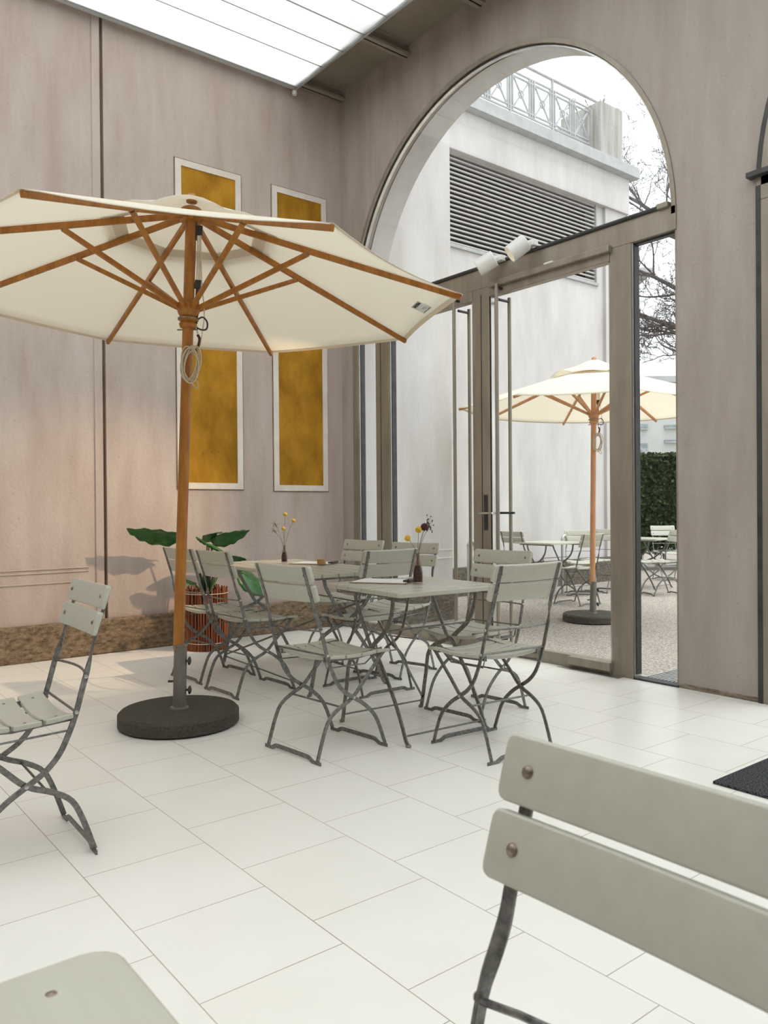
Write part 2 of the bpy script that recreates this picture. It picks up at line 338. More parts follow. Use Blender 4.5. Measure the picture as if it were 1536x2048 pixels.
# ceiling: soffit boards, beams, skylight
SX = 3.87
struct(MB().box((SX-0.02, -3.5, ZC), (AX+0.02, LY, ZC+0.06)).build('ceiling', 'ceiling'))
k = 0
for yb in (LY-0.05, 5.18, 4.30, 3.42, 2.54, 1.66, 0.78, -0.1):
    mb = MB().box((SX-0.02, yb-0.045, ZC-0.10), (AX+0.005, yb+0.045, ZC-0.075)).box((SX-0.02, yb-0.008, ZC-0.10), (AX+0.005, yb+0.008, ZC))
    mb.box((SX-0.02, yb-0.045, ZC-0.015), (AX+0.005, yb+0.045, ZC+0.002))
    k += 1; struct(mb.build('trim_%d' % (k+4), 'beam', bevel=0.002))
struct(MB().box((-3.5, LY-0.12, 4.93), (SX, LY, 5.0)).build('trim_20', 'beam'))
struct(MB().box((SX-0.03, -3.5, 4.90), (SX+0.02, LY-0.0, 5.03)).build('trim_21', 'beam', bevel=0.003))
# skylight blind: strips with thin battens
sk = thing('skylight', 'white translucent skylight blind in long strips under the roof', 'skylight', (0, 0, 4.88)); sk['kind'] = 'structure'
del sk['label']; del sk['category']
edges = [LY-0.035, 6.07]+[5.66-0.295*i for i in range(0, 32)]
mb = MB(); bt = MB()
for i in range(len(edges)-1):
    a, b = edges[i]-0.003, edges[i+1]+0.003
    mb.add([(-3.5,a,0),(SX,a,0),(SX,(a+b)/2,-0.006),(SX,b,0),(-3.5,b,0),(-3.5,(a+b)/2,-0.006)], [(0,5,2,1),(5,4,3,2)])
    bt.box((-3.5, b-0.006, -0.006), (SX, b, 0.012))
mb.build('blind_panel', 'skylight', sk); bt.build('batten', 'roof_grey', sk)
MB().box((SX, -3.5, -0.012), (SX+0.015, LY-0.035, 0.012)).build('edge_rail', 'white_out', sk)
MB().lathe([(0.0, -0.03), (0.02, -0.028), (0.024, -0.012), (0.02, 0.008), (0.0, 0.01)], (SX+0.005, LY-0.05, -0.02), 12).build('end_knob', 'white_paint', sk, smooth=True)
# rafters above the translucent blind (their shade shows through it)
rb = MB()
for yb in (4.95, 2.2, -0.5): rb.box((-3.5, yb-0.09, 5.25), (SX, yb+0.09, 5.5))
struct(rb.build('trim_22', 'beam'))

# ochre wall panels with a pale plaster border
def panel(x0, x1, z0, z1, label):
    t = thing('wall_panel', label, 'wall panel', ((x0+x1)/2, LY, z0), 0, 'ochre panels on the left wall')
    cx = (x0+x1)/2; hw = (x1-x0)/2; h = z1-z0; d = 0.052
    mb = MB()
    for a, b in (((-hw,0),(hw,d)),((-hw,h-d),(hw,h)),((-hw,d),(-hw+d,h-d)),((hw-d,d),(hw,h-d))):
        mb.box((a[0], -0.012, a[1]), (b[0], 0.01, b[1]))
    mb.build('border', 'plaster_border', t)
    g_ = MB(); e = 0.008
    for a, b in (((-hw-e,-e),(hw+e,0)),((-hw-e,h),(hw+e,h+e)),((-hw-e,0),(-hw,h)),((hw,0),(hw+e,h))):
        g_.box((a[0], -0.005, a[1]), (b[0], 0.01, b[1]))
    g_.build('outline', 'groove', t)
    MB().box((-hw+d, -0.003, d), (hw-d, 0.01, h-d)).build('ochre_field', 'ochre', t)
panel(2.745, 3.345, 1.275, 3.985, 'ochre plaster wall panel behind the indoor parasol pole, farther from the arch')
panel(3.655, 4.235, 1.265, 3.985, 'ochre plaster wall panel nearest the room corner and the glazed arch')

# ---------------------------------------------------------------- glazing in the main arch
win = thing('window_1', None, None); win['kind'] = 'structure'
GX = AX+0.02
ZT0, ZT1 = 2.78, 2.93
yr, yl = CYA-RA, CYA+RA
def bar(y0, y1, z0, z1, x0=GX-0.02, x1=GX+0.06): return MB().box((x0, y0, z0), (x1, y1, z1))
# transom with top rail
bar(yr, yl, ZT0, ZT1, GX-0.03, GX+0.07).build('transom', 'bronze', win, bevel=0.004)
bar(yr, yl, ZT0-0.012, ZT0, GX-0.0, GX+0.04).build('transom_gasket', 'bronze_dark', win)
# posts
posts = [(2.99, 3.15), (4.235, 4.41), (5.445, 5.64), (5.90, 5.985)]
for a, b in posts:
    o = bar(a, b, 0, ZT0, GX-0.03, GX+0.05).build('post', 'bronze', win, bevel=0.004)
bar(yr, yr+0.012, 0, ZT0, GX-0.02, GX+0.05).build('jamb_profile', 'bronze', win)
for y in (4.318, 5.565):
    bar(y-0.003, y+0.003, 0, ZT0-0.05, GX-0.033, GX-0.02).build('door_seam', 'bronze_dark', win)
for a, s in ((2.99, -1), (4.235, -1), (5.445, -1), (5.90, -1)):
    bar(a-0.014, a-0.008, 0.03, ZT0-0.012, GX-0.01, GX+0.04).build('glazing_gasket', 'bronze_dark', win)
    bar(a-0.008, a, 0.0, ZT0-0.0, GX-0.02, GX+0.045).build('glazing_bead', 'bright_steel', win)
# bottom rails and inner leaf frames
bar(3.15, 4.235, 0.0, 0.085, GX-0.03, GX+0.04).build('bottom_rail', 'bronze', win, bevel=0.004)
bar(4.41, 5.445, 0.0, 0.085, GX-0.03, GX+0.04).build('bottom_rail', 'bronze', win, bevel=0.004)
bar(5.64, 5.90, 0.0, 0.06, GX-0.03, GX+0.04).build('bottom_rail', 'bronze', win, bevel=0.004)
bar(yr, 2.99, 0.0, 0.012, GX-0.03, GX+0.05).build('threshold', 'bronze_dark', win)
bar(3.15, 4.235, 2.70, ZT0, GX-0.035, GX+0.03).build('door_head_rail', 'bronze', win, bevel=0.005)
bar(4.41, 5.445, 2.70, ZT0, GX-0.035, GX+0.03).build('door_head_rail', 'bronze', win, bevel=0.005)
bar(3.13, 4.20, 2.755, 2.80, GX-0.07, GX-0.03).build('door_closer', 'bronze', win, bevel=0.006)
for a, b in ((3.15, 3.165), (4.22, 4.235), (4.41, 4.425)):
    bar(a, b, 0.085, 2.70, GX-0.02, GX+0.03).build('leaf_edge', 'bright_steel', win)
# bar in front of the rail: lighting track
tr = MB().tube([(GX-0.035, 2.79, ZT1+0.010), (GX-0.035, 5.95, ZT1+0.010)], 0.014, 8).build('light_track', 'bronze_dark', win, smooth=True)
MB().box((GX-0.055, 2.715, ZT1-0.005), (GX-0.01, 2.79, ZT1+0.028)).build('track_end', 'bronze', win, bevel=0.004)
MB().box((GX-0.06, 3.60, 2.79), (GX-0.03, 3.68, 2.815)).build('door_sensor', 'white_paint', win, bevel=0.006)
# full height tubular pulls
def pull(y, x, zt):
    b_ = MB().tube([(x, y, 0.06), (x, y, zt)], 0.0145, 12).build('pull_bar', 'bronze', win, smooth=True)
    MB().tube([(x, y, zt-0.03), (GX, y, zt-0.03)], 0.011, 8).tube([(x, y, 0.12), (GX, y, 0.12)], 0.011, 8).build('pull_bracket', 'bronze_dark', b_, smooth=True)
pull(4.555, GX-0.09, 2.76); pull(4.10, GX-0.09, 2.76); pull(4.60, GX+0.12, 2.70); pull(4.165, GX+0.12, 2.70); 
# lever handle with plate
MB().box((GX-0.038, 4.262, 0.93), (GX-0.028, 4.298, 1.20)).build('handle_plate', 'bronze_dark', win, bevel=0.002)
MB().tube([(GX-0.03, 4.28, 1.06), (GX-0.075, 4.28, 1.06)], 0.009, 8).tube([(GX-0.075, 4.31, 1.06), (GX-0.075, 4.17, 1.06)], 0.009, 8).build('lever_handle', 'bright_steel', win, smooth=True)
MB().tube([(GX+0.03, 4.24, 1.06), (GX+0.09, 4.24, 1.06), (GX+0.09, 4.10, 1.06)], 0.009, 8).build('lever_handle', 'bronze_dark', win, smooth=True)
# kick plate / door stop
MB().box((GX-0.075, 3.14, 0.03), (GX-0.03, 3.48, 0.085)).build('floor_closer_box', 'bronze', win, bevel=0.004)
# arched frame band along the inner edge
def band(cy, r0, r1, x0, x1, name, mat, par, z0=CZA):
    n = 48; mb = MB(); vs = []; fs = []
    for k in range(n+1):
        a = pi*k/n; c, s_ = math.cos(a), math.sin(a)
        vs += [(x0, cy+r0*c, z0+r0*s_), (x0, cy+r1*c, z0+r1*s_), (x1, cy+r1*c, z0+r1*s_), (x1, cy+r0*c, z0+r0*s_)]
    for k in range(n):
        for j in range(4): fs.append((k*4+j, k*4+(j+1) % 4, k*4+4+(j+1) % 4, k*4+4+j))
    fs += [(0,1,2,3), tuple(n*4+j for j in (3,2,1,0))]
    return mb.add(vs, fs).build(name, mat, par)
band(CYA, RA-0.030, RA, GX-0.03, GX+0.0, 'arch_frame', 'bronze', win)
band(CYA, RA-0.036, RA-0.030, GX-0.01, GX-0.0, 'arch_gasket', 'bronze_dark', win)
band(CYA, RA-0.045, RA-0.030, GX+0.0, GX+0.03, 'arch_bead', 'bright_steel', win)
# glass panes
def pane(y0, y1, z0, z1, par, x=GX+0.01): return MB().box((x, y0, z0), (x+0.008, y1, z1)).build('glass_pane', 'glass', par)
pane(yr+0.012, 2.99, 0.012, ZT0, win); pane(3.165, 4.22, 0.085, 2.70, win); pane(4.425, 5.445, 0.085, 2.70, win); pane(5.64, 5.90, 0.06, ZT0, win)
def arch_pane(cy, par):
    n = 40; r = RA-0.03; zb = ZT1; mb = MB(); a0 = math.asin((zb-CZA)/r)
    pts = [(cy+r*math.cos(a0+(pi-2*a0)*k/n), CZA+r*math.sin(a0+(pi-2*a0)*k/n)) for k in range(n+1)]
    for x in (GX+0.01, GX+0.018): mb.add([(x,*p) for p in pts], [tuple(range(n+1))])
    mb.build('glass_pane', 'glass', par)
arch_pane(CYA, win)
# second arch along the wall (only its edge shows)
w2 = thing('window_2', None, None); w2['kind'] = 'structure'
y2r, y2l = CY2-RA, CY2+RA
MB().box((GX-0.03, y2r, 2.80), (GX+0.07, y2l, 2.93)).build('transom', 'bronze', w2, bevel=0.004)
MB().box((GX-0.075, y2r, 2.925), (GX+0.0, y2l+0.035, 2.955)).build('light_track', 'bronze_dark', w2, bevel=0.003)
for a, b in ((y2l-0.09, y2l), (y2l-0.55, y2l-0.45), (CY2-0.1, CY2+0.1), (y2r, y2r+0.09)):
    MB().box((GX-0.03, a, 0), (GX+0.05, b, 2.80)).build('post', 'bronze', w2, bevel=0.004)
band(CY2, RA-0.07, RA-0.03, GX-0.03, GX+0.05, 'arch_frame', 'bronze', w2)
band(CY2, RA-0.03, RA, GX-0.028, GX+0.05, 'arch_gasket', 'bronze_dark', w2)  # dark gasket band doubles as painted shade on the frame edge
MB().box((GX-0.032, y2l-0.028, 0), (GX-0.02, y2l, CZA)).build('jamb_gasket_shade', 'bronze_dark', w2)  # gasket strip whose dark colour also carries the shade on the frame
MB().box((GX-0.02, y2r, 0), (GX+0.04, y2l, 0.085)).build('bottom_rail', 'bronze', w2)
pane(y2r+0.09, y2l-0.09, 0.085, 2.80, w2)

# ---------------------------------------------------------------- outdoor building wing
struct(MB().box((AX+TH-0.01, 6.20, -0.2), (5.86, 7.4, 7.4)).build('wall_outer', 'plaster_out'))
struct(MB().box((AX+TH, 6.175, -0.15), (5.885, 6.21, 0.27)).build('baseboard_outer', 'plinth_out', bevel=0.01))
mm = MB()
for z in (0.565, 0.65): mm.box((AX+TH, 6.19, z), (5.87, 6.21, z+0.012))
struct(mm.build('trim_23', 'plaster_border'))
YB = 7.71
wing = thing('building_wing', 'pale plastered flat-roofed wing with a big louvred opening outside the arch', 'building', (8.73, YB, 0))
def wp(mb, name, mat, **k):
    mb.v = [(v[0]-8.73, v[1]-YB, v[2]) for v in mb.v]; return mb.build(name, mat, wing, **k)
XR = 11.13
wp(MB().box((6.0, YB, -0.2), (10.41, YB+3, 4.581)).box((10.41, YB, -0.2), (XR, YB+3, 5.842)).box((6.0, YB+0.25, 4.581), (10.41, YB+3, 5.842)), 'wall', 'plaster_out')
wp(MB().box((10.60, YB-0.05, 0.3), (XR+0.03, YB+0.02, 5.929)), 'pilaster', 'plaster_out', bevel=0.005)
wp(MB().box((6.0, YB-0.09, 5.81), (XR+0.05, YB+3, 6.371)), 'frieze', 'plaster_out', bevel=0.006)
wp(MB().box((6.0, YB-0.22, 6.371), (XR+0.16, YB+3.1, 6.543)), 'cornice', 'white_out', bevel=0.006)
wp(MB().box((6.0, YB-0.05, -0.2), (XR+0.08, YB+0.02, 0.30)), 'plinth', 'plinth_out', bevel=0.01)
wp(MB().box((6.0, YB+0.20, 4.581), (10.41, YB+0.27, 5.842)), 'opening_back', 'void')
lv = MB(); nl = 20
for i in range(nl):
    z = 4.635+i*(1.175/(nl-1)); yc = YB+0.04
    vs = []; sec = [(-0.035,-0.016),(-0.02,-0.022),(0.03,0.006),(0.035,0.016),(0.02,0.014),(-0.035,0.0)]
    for x in (6.0, 10.40): vs += [(x, yc+a, z+b) for a, b in sec]
    lv.add(vs, [tuple(range(5,-1,-1)), tuple(range(6,12))]+[(j, (j+1) % 6, 6+(j+1) % 6, 6+j) for j in range(6)])
wp(lv, 'louvre_slats', 'louver')
wp(MB().box((6.0, YB-0.03, 4.549), (10.45, YB+0.1, 4.597)).box((10.40, YB-0.02, 4.592), (10.435, YB+0.1, 5.821)), 'louvre_frame', 'white_out', bevel=0.004)
# roof terrace railing
rail = thing('roof_railing', 'pale metal balustrade of crossed bars and rings on the flat roof', 'railing', (8.0, YB+0.15, 6.543))
def px_on_roof(px):    # x on the railing plane for an image column
    d = Fw*F_PX+R2*(px-768); return (YB+0.15)/d.y*d.x
cols = [px_on_roof(p) for p in (1187, 1152, 1112, 1068.5, 1026, 981)]
stepx = (cols[0]-cols[4])/4; gx = [cols[0]-stepx*i for i in range(0, 8)]
zr0, zr1, zh = 6.834, 7.406, 7.567
hr = MB().tube([(px_on_roof(1203)-8.0, 0, zh-6.543), (-2.4, 0, zh-6.543)], 0.022, 8); hr.build('handrail', 'white_out', rail, smooth=True)
for z in (zr0, zr0+0.06, zr1-0.06, zr1):
    MB().box((gx[-1]-8.0, -0.012, z-6.543-0.01), (gx[0]-8.0, 0.012, z-6.543+0.01)).build('rail', 'white_out', rail)
for i, x in enumerate(gx):
    x -= 8.0
    for dx in (-0.05, 0, 0.05):
        MB().box((x+dx-0.012, -0.014, zr0-6.543), (x+dx+0.012, 0.014, zr1-6.543)).build('baluster', 'white_out', rail)
    if i % 2 == 0 and i > 0 or i == 2: MB().box((x-0.016, -0.016, 0), (x+0.016, 0.016, zh-6.543)).build('post', 'white_out', rail)
    if i < len(gx)-1:
        xa, xb = x-0.06, gx[i+1]-8.0+0.06; za, zb = zr0-6.543+0.05, zr1-6.543-0.05; xm, zm = (xa+xb)/2, (za+zb)/2
        mb = MB().sweep([(xa, 0, za), (xb, 0, zb)], (0.022, 0.02), (0,1,0)).sweep([(xa, 0.004, zb), (xb, 0.004, za)], (0.022, 0.02), (0,1,0))
        mb.build('cross_bars', 'white_out', rail)
        MB().tube([(xm+0.055*math.cos(a), 0, zm+0.055*math.sin(a)) for a in [2*pi*j/16 for j in range(17)]], 0.01, 6, False).build('ring', 'white_out', rail, smooth=True)
rp_ = thing('roof_pier', 'weather-streaked concrete pier closing the roof balustrade at the corner', 'pier', (10.75, YB+0.2, 6.543))
MB().box((-0.24, -0.24, 0), (0.33, 0.55, 0.93)).build('block', 'concrete', rp_, bevel=0.006)
MB().box((-0.29, -0.1, 0.0), (-0.24, 0.4, 0.84)).build('side_block', 'concrete', rp_, bevel=0.006)
# side return of the railing behind the pier
rr = thing('roof_railing', 'short return of the roof balustrade running back from the concrete pier', 'railing', (10.8, YB+1.0, 6.543))
MB().sweep([(0, -0.3, 0.3), (0, 4.5, 0.3)], (0.03, 0.03)).sweep([(0, -0.3, 0.8), (0, 4.5, 0.8)], (0.03, 0.03)).sweep([(0, -0.3, 0.95), (0, 4.5, 0.95)], (0.04, 0.04)).build('rail', 'white_out', rr)
for j in range(5): MB().sweep([(0, j, 0.3), (0, j+0.8, 0.8)], (0.025, 0.025)).sweep([(0, j, 0.8), (0, j+0.8, 0.3)], (0.025, 0.025)).sweep([(0, j, 0), (0, j, 0.95)], (0.03, 0.03)).build('cross_bars', 'white_out', rr)

# ---------------------------------------------------------------- background outside, right
def at(px, depth, z=0.0):
    d = Fw+R2*((px-768)/F_PX); return Vector((d.x*depth, d.y*depth, z))
def ht(py, px, depth):
    d = Fw+R2*((px-768)/F_PX)-U2*((py-1024)/F_PX); return 1.11+d.z*depth
# hedge
hp = at(1330, 14.6)
hd = thing('hedge', 'tall dark clipped hedge closing the gravel court behind the garden tables', 'hedge', (hp.x, hp.y, 0), -0.62)
hz = ht(905, 1320, 14.6)
MB().box((-0.9, 0.05, 0.35), (7, 0.9, hz-0.06)).build('hedge_core', 'hedge', hd)
def leaves(x0, x1, n, seed):
    rnd = random.Random(seed); mb = MB()
    for _ in range(n):
        x = rnd.uniform(x0, x1); top = rnd.random() < 0.15
        z = hz-0.05+rnd.uniform(-.03,.05) if top else rnd.uniform(0.22, hz-0.03); y = rnd.uniform(0, 0.8) if top else rnd.uniform(-0.07, 0.07)
        s_ = rnd.uniform(0.03, 0.055); a = Vector((rnd.gauss(0,1), rnd.gauss(0,1)-.6, rnd.gauss(0,1)+.4)).normalized(); b = a.orthogonal().normalized(); c = a.cross(b)
        ang = rnd.uniform(0, 6.28); u = b*math.cos(ang)+c*math.sin(ang); v = a.cross(u); p = Vector((x, y, z))
        mb.add([p-u*s_, p+v*s_*0.55, p+u*s_, p-v*s_*0.55], [(0,1,2,3)])
    return mb
leaves(-0.95, 1.6, 9000, 3).build('foliage', 'hedge', hd)
rnd = random.Random(5)
for i in range(14):
    x = -0.8+i*0.45; MB().tube([(x, 0.3, 0), (x+rnd.uniform(-.05,.05), 0.3, 0.5)], 0.03, 6).build('stem', 'bark', hd, smooth=True)
# soil strip under the hedge
# bare tree
def bare_tree():
    base = at(1462, 17.0); t = thing('tree', 'bare leafless winter tree with spreading branches beyond the hedge', 'tree', (base.x, base.y, 0))
    rnd = random.Random(21)
    trunk = MB(); thick = MB(); twigs = MB()
    lx = -R2.copy(); lx.z = 0; lx.normalize()   # towards image left
    fwd = Vector((Fw.x, Fw.y, 0)).normalized()
    trunk.tube(smooth_path([(0,0,0), (0.05,0,2.2), (0.0,0.1,4.4), (0.05,0.05,6.3)]), [0.24-0.006*i for i in range(16)], 10)
    def grow(p, d, r, L, lev):
        n = 7; pts = [p.copy()]; d = d.normalized()
        for i in range(n):
            d = (d+Vector((rnd.gauss(0,.15), rnd.gauss(0,.15), rnd.gauss(0.03,.13)))).normalized(); pts.append(pts[-1]+d*L/n)
        rs = [r*(1-0.62*i/n) for i in range(n+1)]
        (thick if lev < 2 else twigs).tube(pts, rs, 6 if lev < 2 else 4, lev < 2)
        if lev >= 5: return
        kids = {0: 6, 1: 5, 2: 4, 3: 3, 4: 2}[lev]
        for k in range(kids):
            i = rnd.randint(2, n); q = pts[i]
            side = Vector((rnd.gauss(0,1), rnd.gauss(0,1), rnd.gauss(0.15,0.8))); side = (side-d*side.dot(d)).normalized()
            nd = (d*0.75+side*rnd.uniform(0.5, 1.0)).normalized()
            grow(q, nd, max(0.006, rs[i]*rnd.uniform(0.5, 0.7)), L*rnd.uniform(0.42, 0.62), lev+1)
    for z, dx, dz, r, L, df in ((4.7, 1, 0.18, 0.075, 2.2, 0.0), (5.3, 1, 0.35, 0.07, 2.4, 0.3), (6.0, 1.0, 0.70, 0.075, 2.9, -0.3), (6.2, 0.9, 1.2, 0.075, 3.4, 0.4), (6.2, 0.5, 1.4, 0.075, 3.6, 0.0), (6.2, -0.5, 1.2, 0.09, 3.0, 0.2), (5.4, -1, 0.4, 0.08, 2.4, 0.1), (4.2, 1, -0.12, 0.05, 1.9, 0.5)):
        grow(Vector((0.05, 0.05, z)), lx*dx+Vector((0,0,dz))+fwd*df, r, L, 0)
    trunk.build('trunk', 'bark', t, smooth=True); thick.build('branches', 'bark', t, smooth=True)
    tw = twigs.build('twigs', 'bark', t)
bare_tree()
# far buildings
def facing_box(px0, px1, depth, z1, dd=8):
    p0, p1 = at(px0, depth), at(px1, depth); return p0, (p1-p0).length
R_flat = Vector((R2.x, R2.y, 0)).normalized(); ANG = math.atan2(R_flat.y, R_flat.x)
fb = at(1230, 46); f1 = thing('apartment_building', 'distant white flat-roofed block with dark ribbon windows above the hedge', 'building', fb, ANG)
s = 46/F_PX
zt = ht(765, 1310, 46)
MB().box((0, 0, 0), (200*s, 12, zt)).build('wall', 'facade', f1)
MB().box((-0.1, -0.15, zt), (200*s, 12, zt+0.35)).build('roof_edge', 'roof_grey', f1)
def far_win(px0, px1, py0, py1):
    MB().box(((px0-1230)*s, -0.06, ht(py1, px0, 46)), ((px1-1230)*s, 0.1, ht(py0, px0, 46))).build('window', 'window_dark', f1)
    MB().box(((px0-1230)*s, -0.2, ht(py1+2, px0, 46)), ((px1-1230)*s, 0.0, ht(py1, px0, 46))).build('window_sill', 'roof_grey', f1)
for a in ((1281,1296,848,858),(1329,1362,850,856),(1329,1362,880,884),(1281,1295,887,898),(1281,1296,806,816),(1329,1362,812,818)): far_win(*a)
tg = at(1255, 60); f2 = thing('glass_tower', 'narrow distant tower of green tinted glass left of the bare branches', 'building', tg, ANG)
s2 = 60/F_PX; zt2 = ht(600, 1270, 60)
MB().box((0, 0, 0), (22*s2, 5, zt2)).build('glass_shaft', 'green_glass', f2)
for i in range(12): MB().box((-0.02, -0.05, 1.2+i*1.5), (22*s2+.02, 0.02, 1.32+i*1.5)).build('floor_line', 'roof_grey', f2)
eh = at(1240, 30); f3 = thing('house', 'distant pale house with an overhanging flat roof edge beside the branches', 'building', eh, ANG)
s3 = 30/F_PX; z3 = ht(572, 1270, 30)
MB().box((0, 0, 0), (33*s3, 6, z3)).build('wall', 'facade', f3)
zq0, zq1 = ht(556, 1270, 30), ht(543, 1270, 30)
MB().box((0, -0.2, z3), (40*s3, 6, zq0)).build('eave', 'roof_grey', f3); MB().box((-.1, -0.5, zq0), (60*s3, 6, zq1)).build('roof_slab', 'roof_grey', f3, bevel=0.03)
ph = at(1240, 26); f4 = thing('pavilion', 'low white pitched canopy roof peeping over the hedge', 'pavilion', ph, ANG)
s4 = 26/F_PX
za, zb_ = ht(880, 1262, 26), ht(906, 1300, 26)
MB().add([(0,0,za+.3),(60*s4,0,zb_),(60*s4,4,zb_),(0,4,za+.3),(0,0,za+.2),(60*s4,0,zb_-.1),(60*s4,4,zb_-.1),(0,4,za+.2)], [(0,1,2,3),(7,6,5,4),(0,4,5,1),(1,5,6,2),(2,6,7,3),(3,7,4,0)]).build('roof', 'white_out', f4)
for x in (0.1, 58*s4): MB().box((x, 0.1, 0), (x+0.08, 0.2, zb_-0.05)).build('post', 'white_out', f4)

# ---------------------------------------------------------------- folding garden chair
def make_chair():
    t = thing('garden_chair', None, None)
    up = [(0.395,0.012),(0.353,0.118),(0.318,0.172),(0.262,0.222),(0.205,0.258),(0.150,0.294),(0.108,0.340),(0.078,0.400),(0.054,0.465),(0.028,0.560),(0.004,0.640),(-0.012,0.700),(-0.038,0.780),(-0.062,0.858)]
    ot = [(0.405,0.445),(0.385,0.430),(0.350,0.396),(0.275,0.325),(0.205,0.258),(0.125,0.222),(0.070,0.184),(0.037,0.120),(0.0,0.012)]
    for s in (-1, 1):
        pu = smooth_path([(x, 0, z) for x, z in up], 6); n = len(pu); secs = []; pts = []
        for p in pu:
            k = min(1, max(0, (p.z-0.57)/0.11)); k = k*k*(3-2*k)
            y = (0.190 if p.z < 0.2 else 0.190-0.004*min(1, (p.z-0.2)/0.3))-0.014*k
            pts.append((p.x, s*y, p.z)); secs.append((0.018, 0.0065, s*k*pi/2))
        lg = MB().sweep(pts, secs, (0,1,0)).build('back_leg_upright', 'steel', t, smooth=True, bevel=0.0012, bseg=1)
        for (x, z) in ((0.205, 0.258), (0.054, 0.465), (0.024, 0.575)):
            MB().lathe([(0.007, -0.001), (0.006, 0.0015), (1e-5, 0.003)], (x, s*0.1925, z), 10, (0, s, 0)).build('bolt', 'bright_steel', lg, smooth=True)
        po = smooth_path([(x, 0, z) for x, z in ot], 4)
        MB().sweep([(p.x, s*0.181, p.z) for p in po], (0.018, 0.007), (0,1,0)).build('leg', 'steel', t, smooth=True, bevel=0.0012, bseg=1)
        # wire under the seat
        MB().tube([(0.056, s*0.165, 0.452), (0.070, s*0.165, 0.405), (0.30, s*0.16, 0.395), (0.37, s*0.15, 0.43)], 0.0035, 6).build('seat_wire', 'steel', t, smooth=True)
        # seat rail carrying the slats
        MB().sweep([(0.060, s*0.155, 0.444), (0.24, s*0.155, 0.432), (0.41, s*0.155, 0.446)], (0.006, 0.022), (0,0,1)).build('seat_rail', 'steel', t)
    # foot bars, front and rear
    for x, hw in ((0.0, 0.205), (0.395, 0.205)):
        pts = [(x-0.0, -hw, 0.005), (x, -hw+0.05, 0.005), (x, -hw+0.08, 0.020), (x, -hw+0.10, 0.022), (x, hw-0.10, 0.022), (x, hw-0.08, 0.020), (x, hw-0.05, 0.005), (x, hw, 0.005)]
        MB().sweep(pts, (0.020, 0.006), (1,0,0)).build('foot_bar', 'steel', t, bevel=0.001, bseg=1)
        t.children[-1].data
    # rods
    MB().tube([(0.028+0.0, -0.185, 0.575)]+[(0.024-0.030*math.sin(pi*k/8), -0.185+0.37*k/8, 0.575) for k in range(1, 8)]+[(0.028, 0.185, 0.575)], 0.0045, 6).build('back_rod', 'steel', t, smooth=True)
    MB().tube([(0.054, -0.187, 0.465), (0.054, 0.187, 0.465)], 0.0045, 6).build('seat_rod', 'steel', t, smooth=True)
    MB().tube([(0.14, -0.181, 0.225), (0.14, 0.181, 0.225)], 0.0045, 6).build('leg_rod', 'steel', t, smooth=True)
    MB().tube([(0.385, -0.181, 0.430), (0.385, 0.181, 0.430)], 0.005, 6).build('front_rod', 'steel', t, smooth=True)
    # seat: four dished slats
    def slat(mb, rows, th):
        """rows: grid of (top surface points) along width j and depth i"""
        nj = len(rows[0]); vs = []; fs = []
        for r in rows:
            for p in r: vs.append(p[0])
            for p in r: vs.append(p[1])
        m_ = 2*nj
        for i in range(len(rows)-1):
            for j in range(nj-1):
                a = i*m_+j; fs.append((a, a+1, a+m_+1, a+m_)); b = a+nj; fs.append((b, b+m_, b+m_+1, b+1))
            a = i*m_; fs.append((a, a+m_, a+m_+nj, a+nj)); a = i*m_+nj-1; fs.append((a, a+nj, a+m_+nj, a+m_))
        for j in range(nj-1):
            fs.append((j, j+nj, j+nj+1, j+1)); a = (len(rows)-1)*m_+j; fs.append((a, a+1, a+nj+1, a+nj))
        mb.add(vs, fs)
    seat = MB(); riv = []; ns = 4; d0, d1 = 0.066, 0.440; wd = (d1-d0)/ns
    for i in range(ns):
        a = d0+i*wd; b = a+wd-0.011; rows = []
        for k in range(4):
            x = a+(b-a)*k/3; row = []
            drop = 0.0 if i < ns-1 else -0.012*(k/3)**2
            base = 0.466-0.012*math.sin(pi*(x-d0)/(d1-d0))
            for j in range(13):
                y = -0.2+0.4*j/12; hw_ = 0.2 if not (i == ns-1 and k == 3) else 0.192
                y = y*hw_/0.2; z = base+drop-0.020*(1-(y/0.2)**2); row.append(((x, y, z), (x, y, z-0.016)))
            rows.append(row)
        slat(seat, rows, 0.016)
        for y in (-0.155, 0.155):
            zc = 0.466-0.012*math.sin(pi*((a+b)/2-d0)/(d1-d0))-0.020*(1-(y/0.2)**2); riv.append(MB().lathe([(0.0055, 0.0), (0.0045, 0.0018), (1e-5, 0.0025)], ((a+b)/2, y, zc), 8))
    so = seat.build('seat', 'slat', t, smooth=True, bevel=0.004, bseg=3)
    for r_ in riv: r_.build('rivet', 'rivet', so, smooth=True)
    # backrest slats on the front of the uprights
    dx, dz = -0.052, 0.158; L = math.hypot(dx, dz); ux, uz = dx/L, dz/L; nx, nz_ = uz, -ux   # up the back, and outwards to the front
    bx, bz = -0.012, 0.70
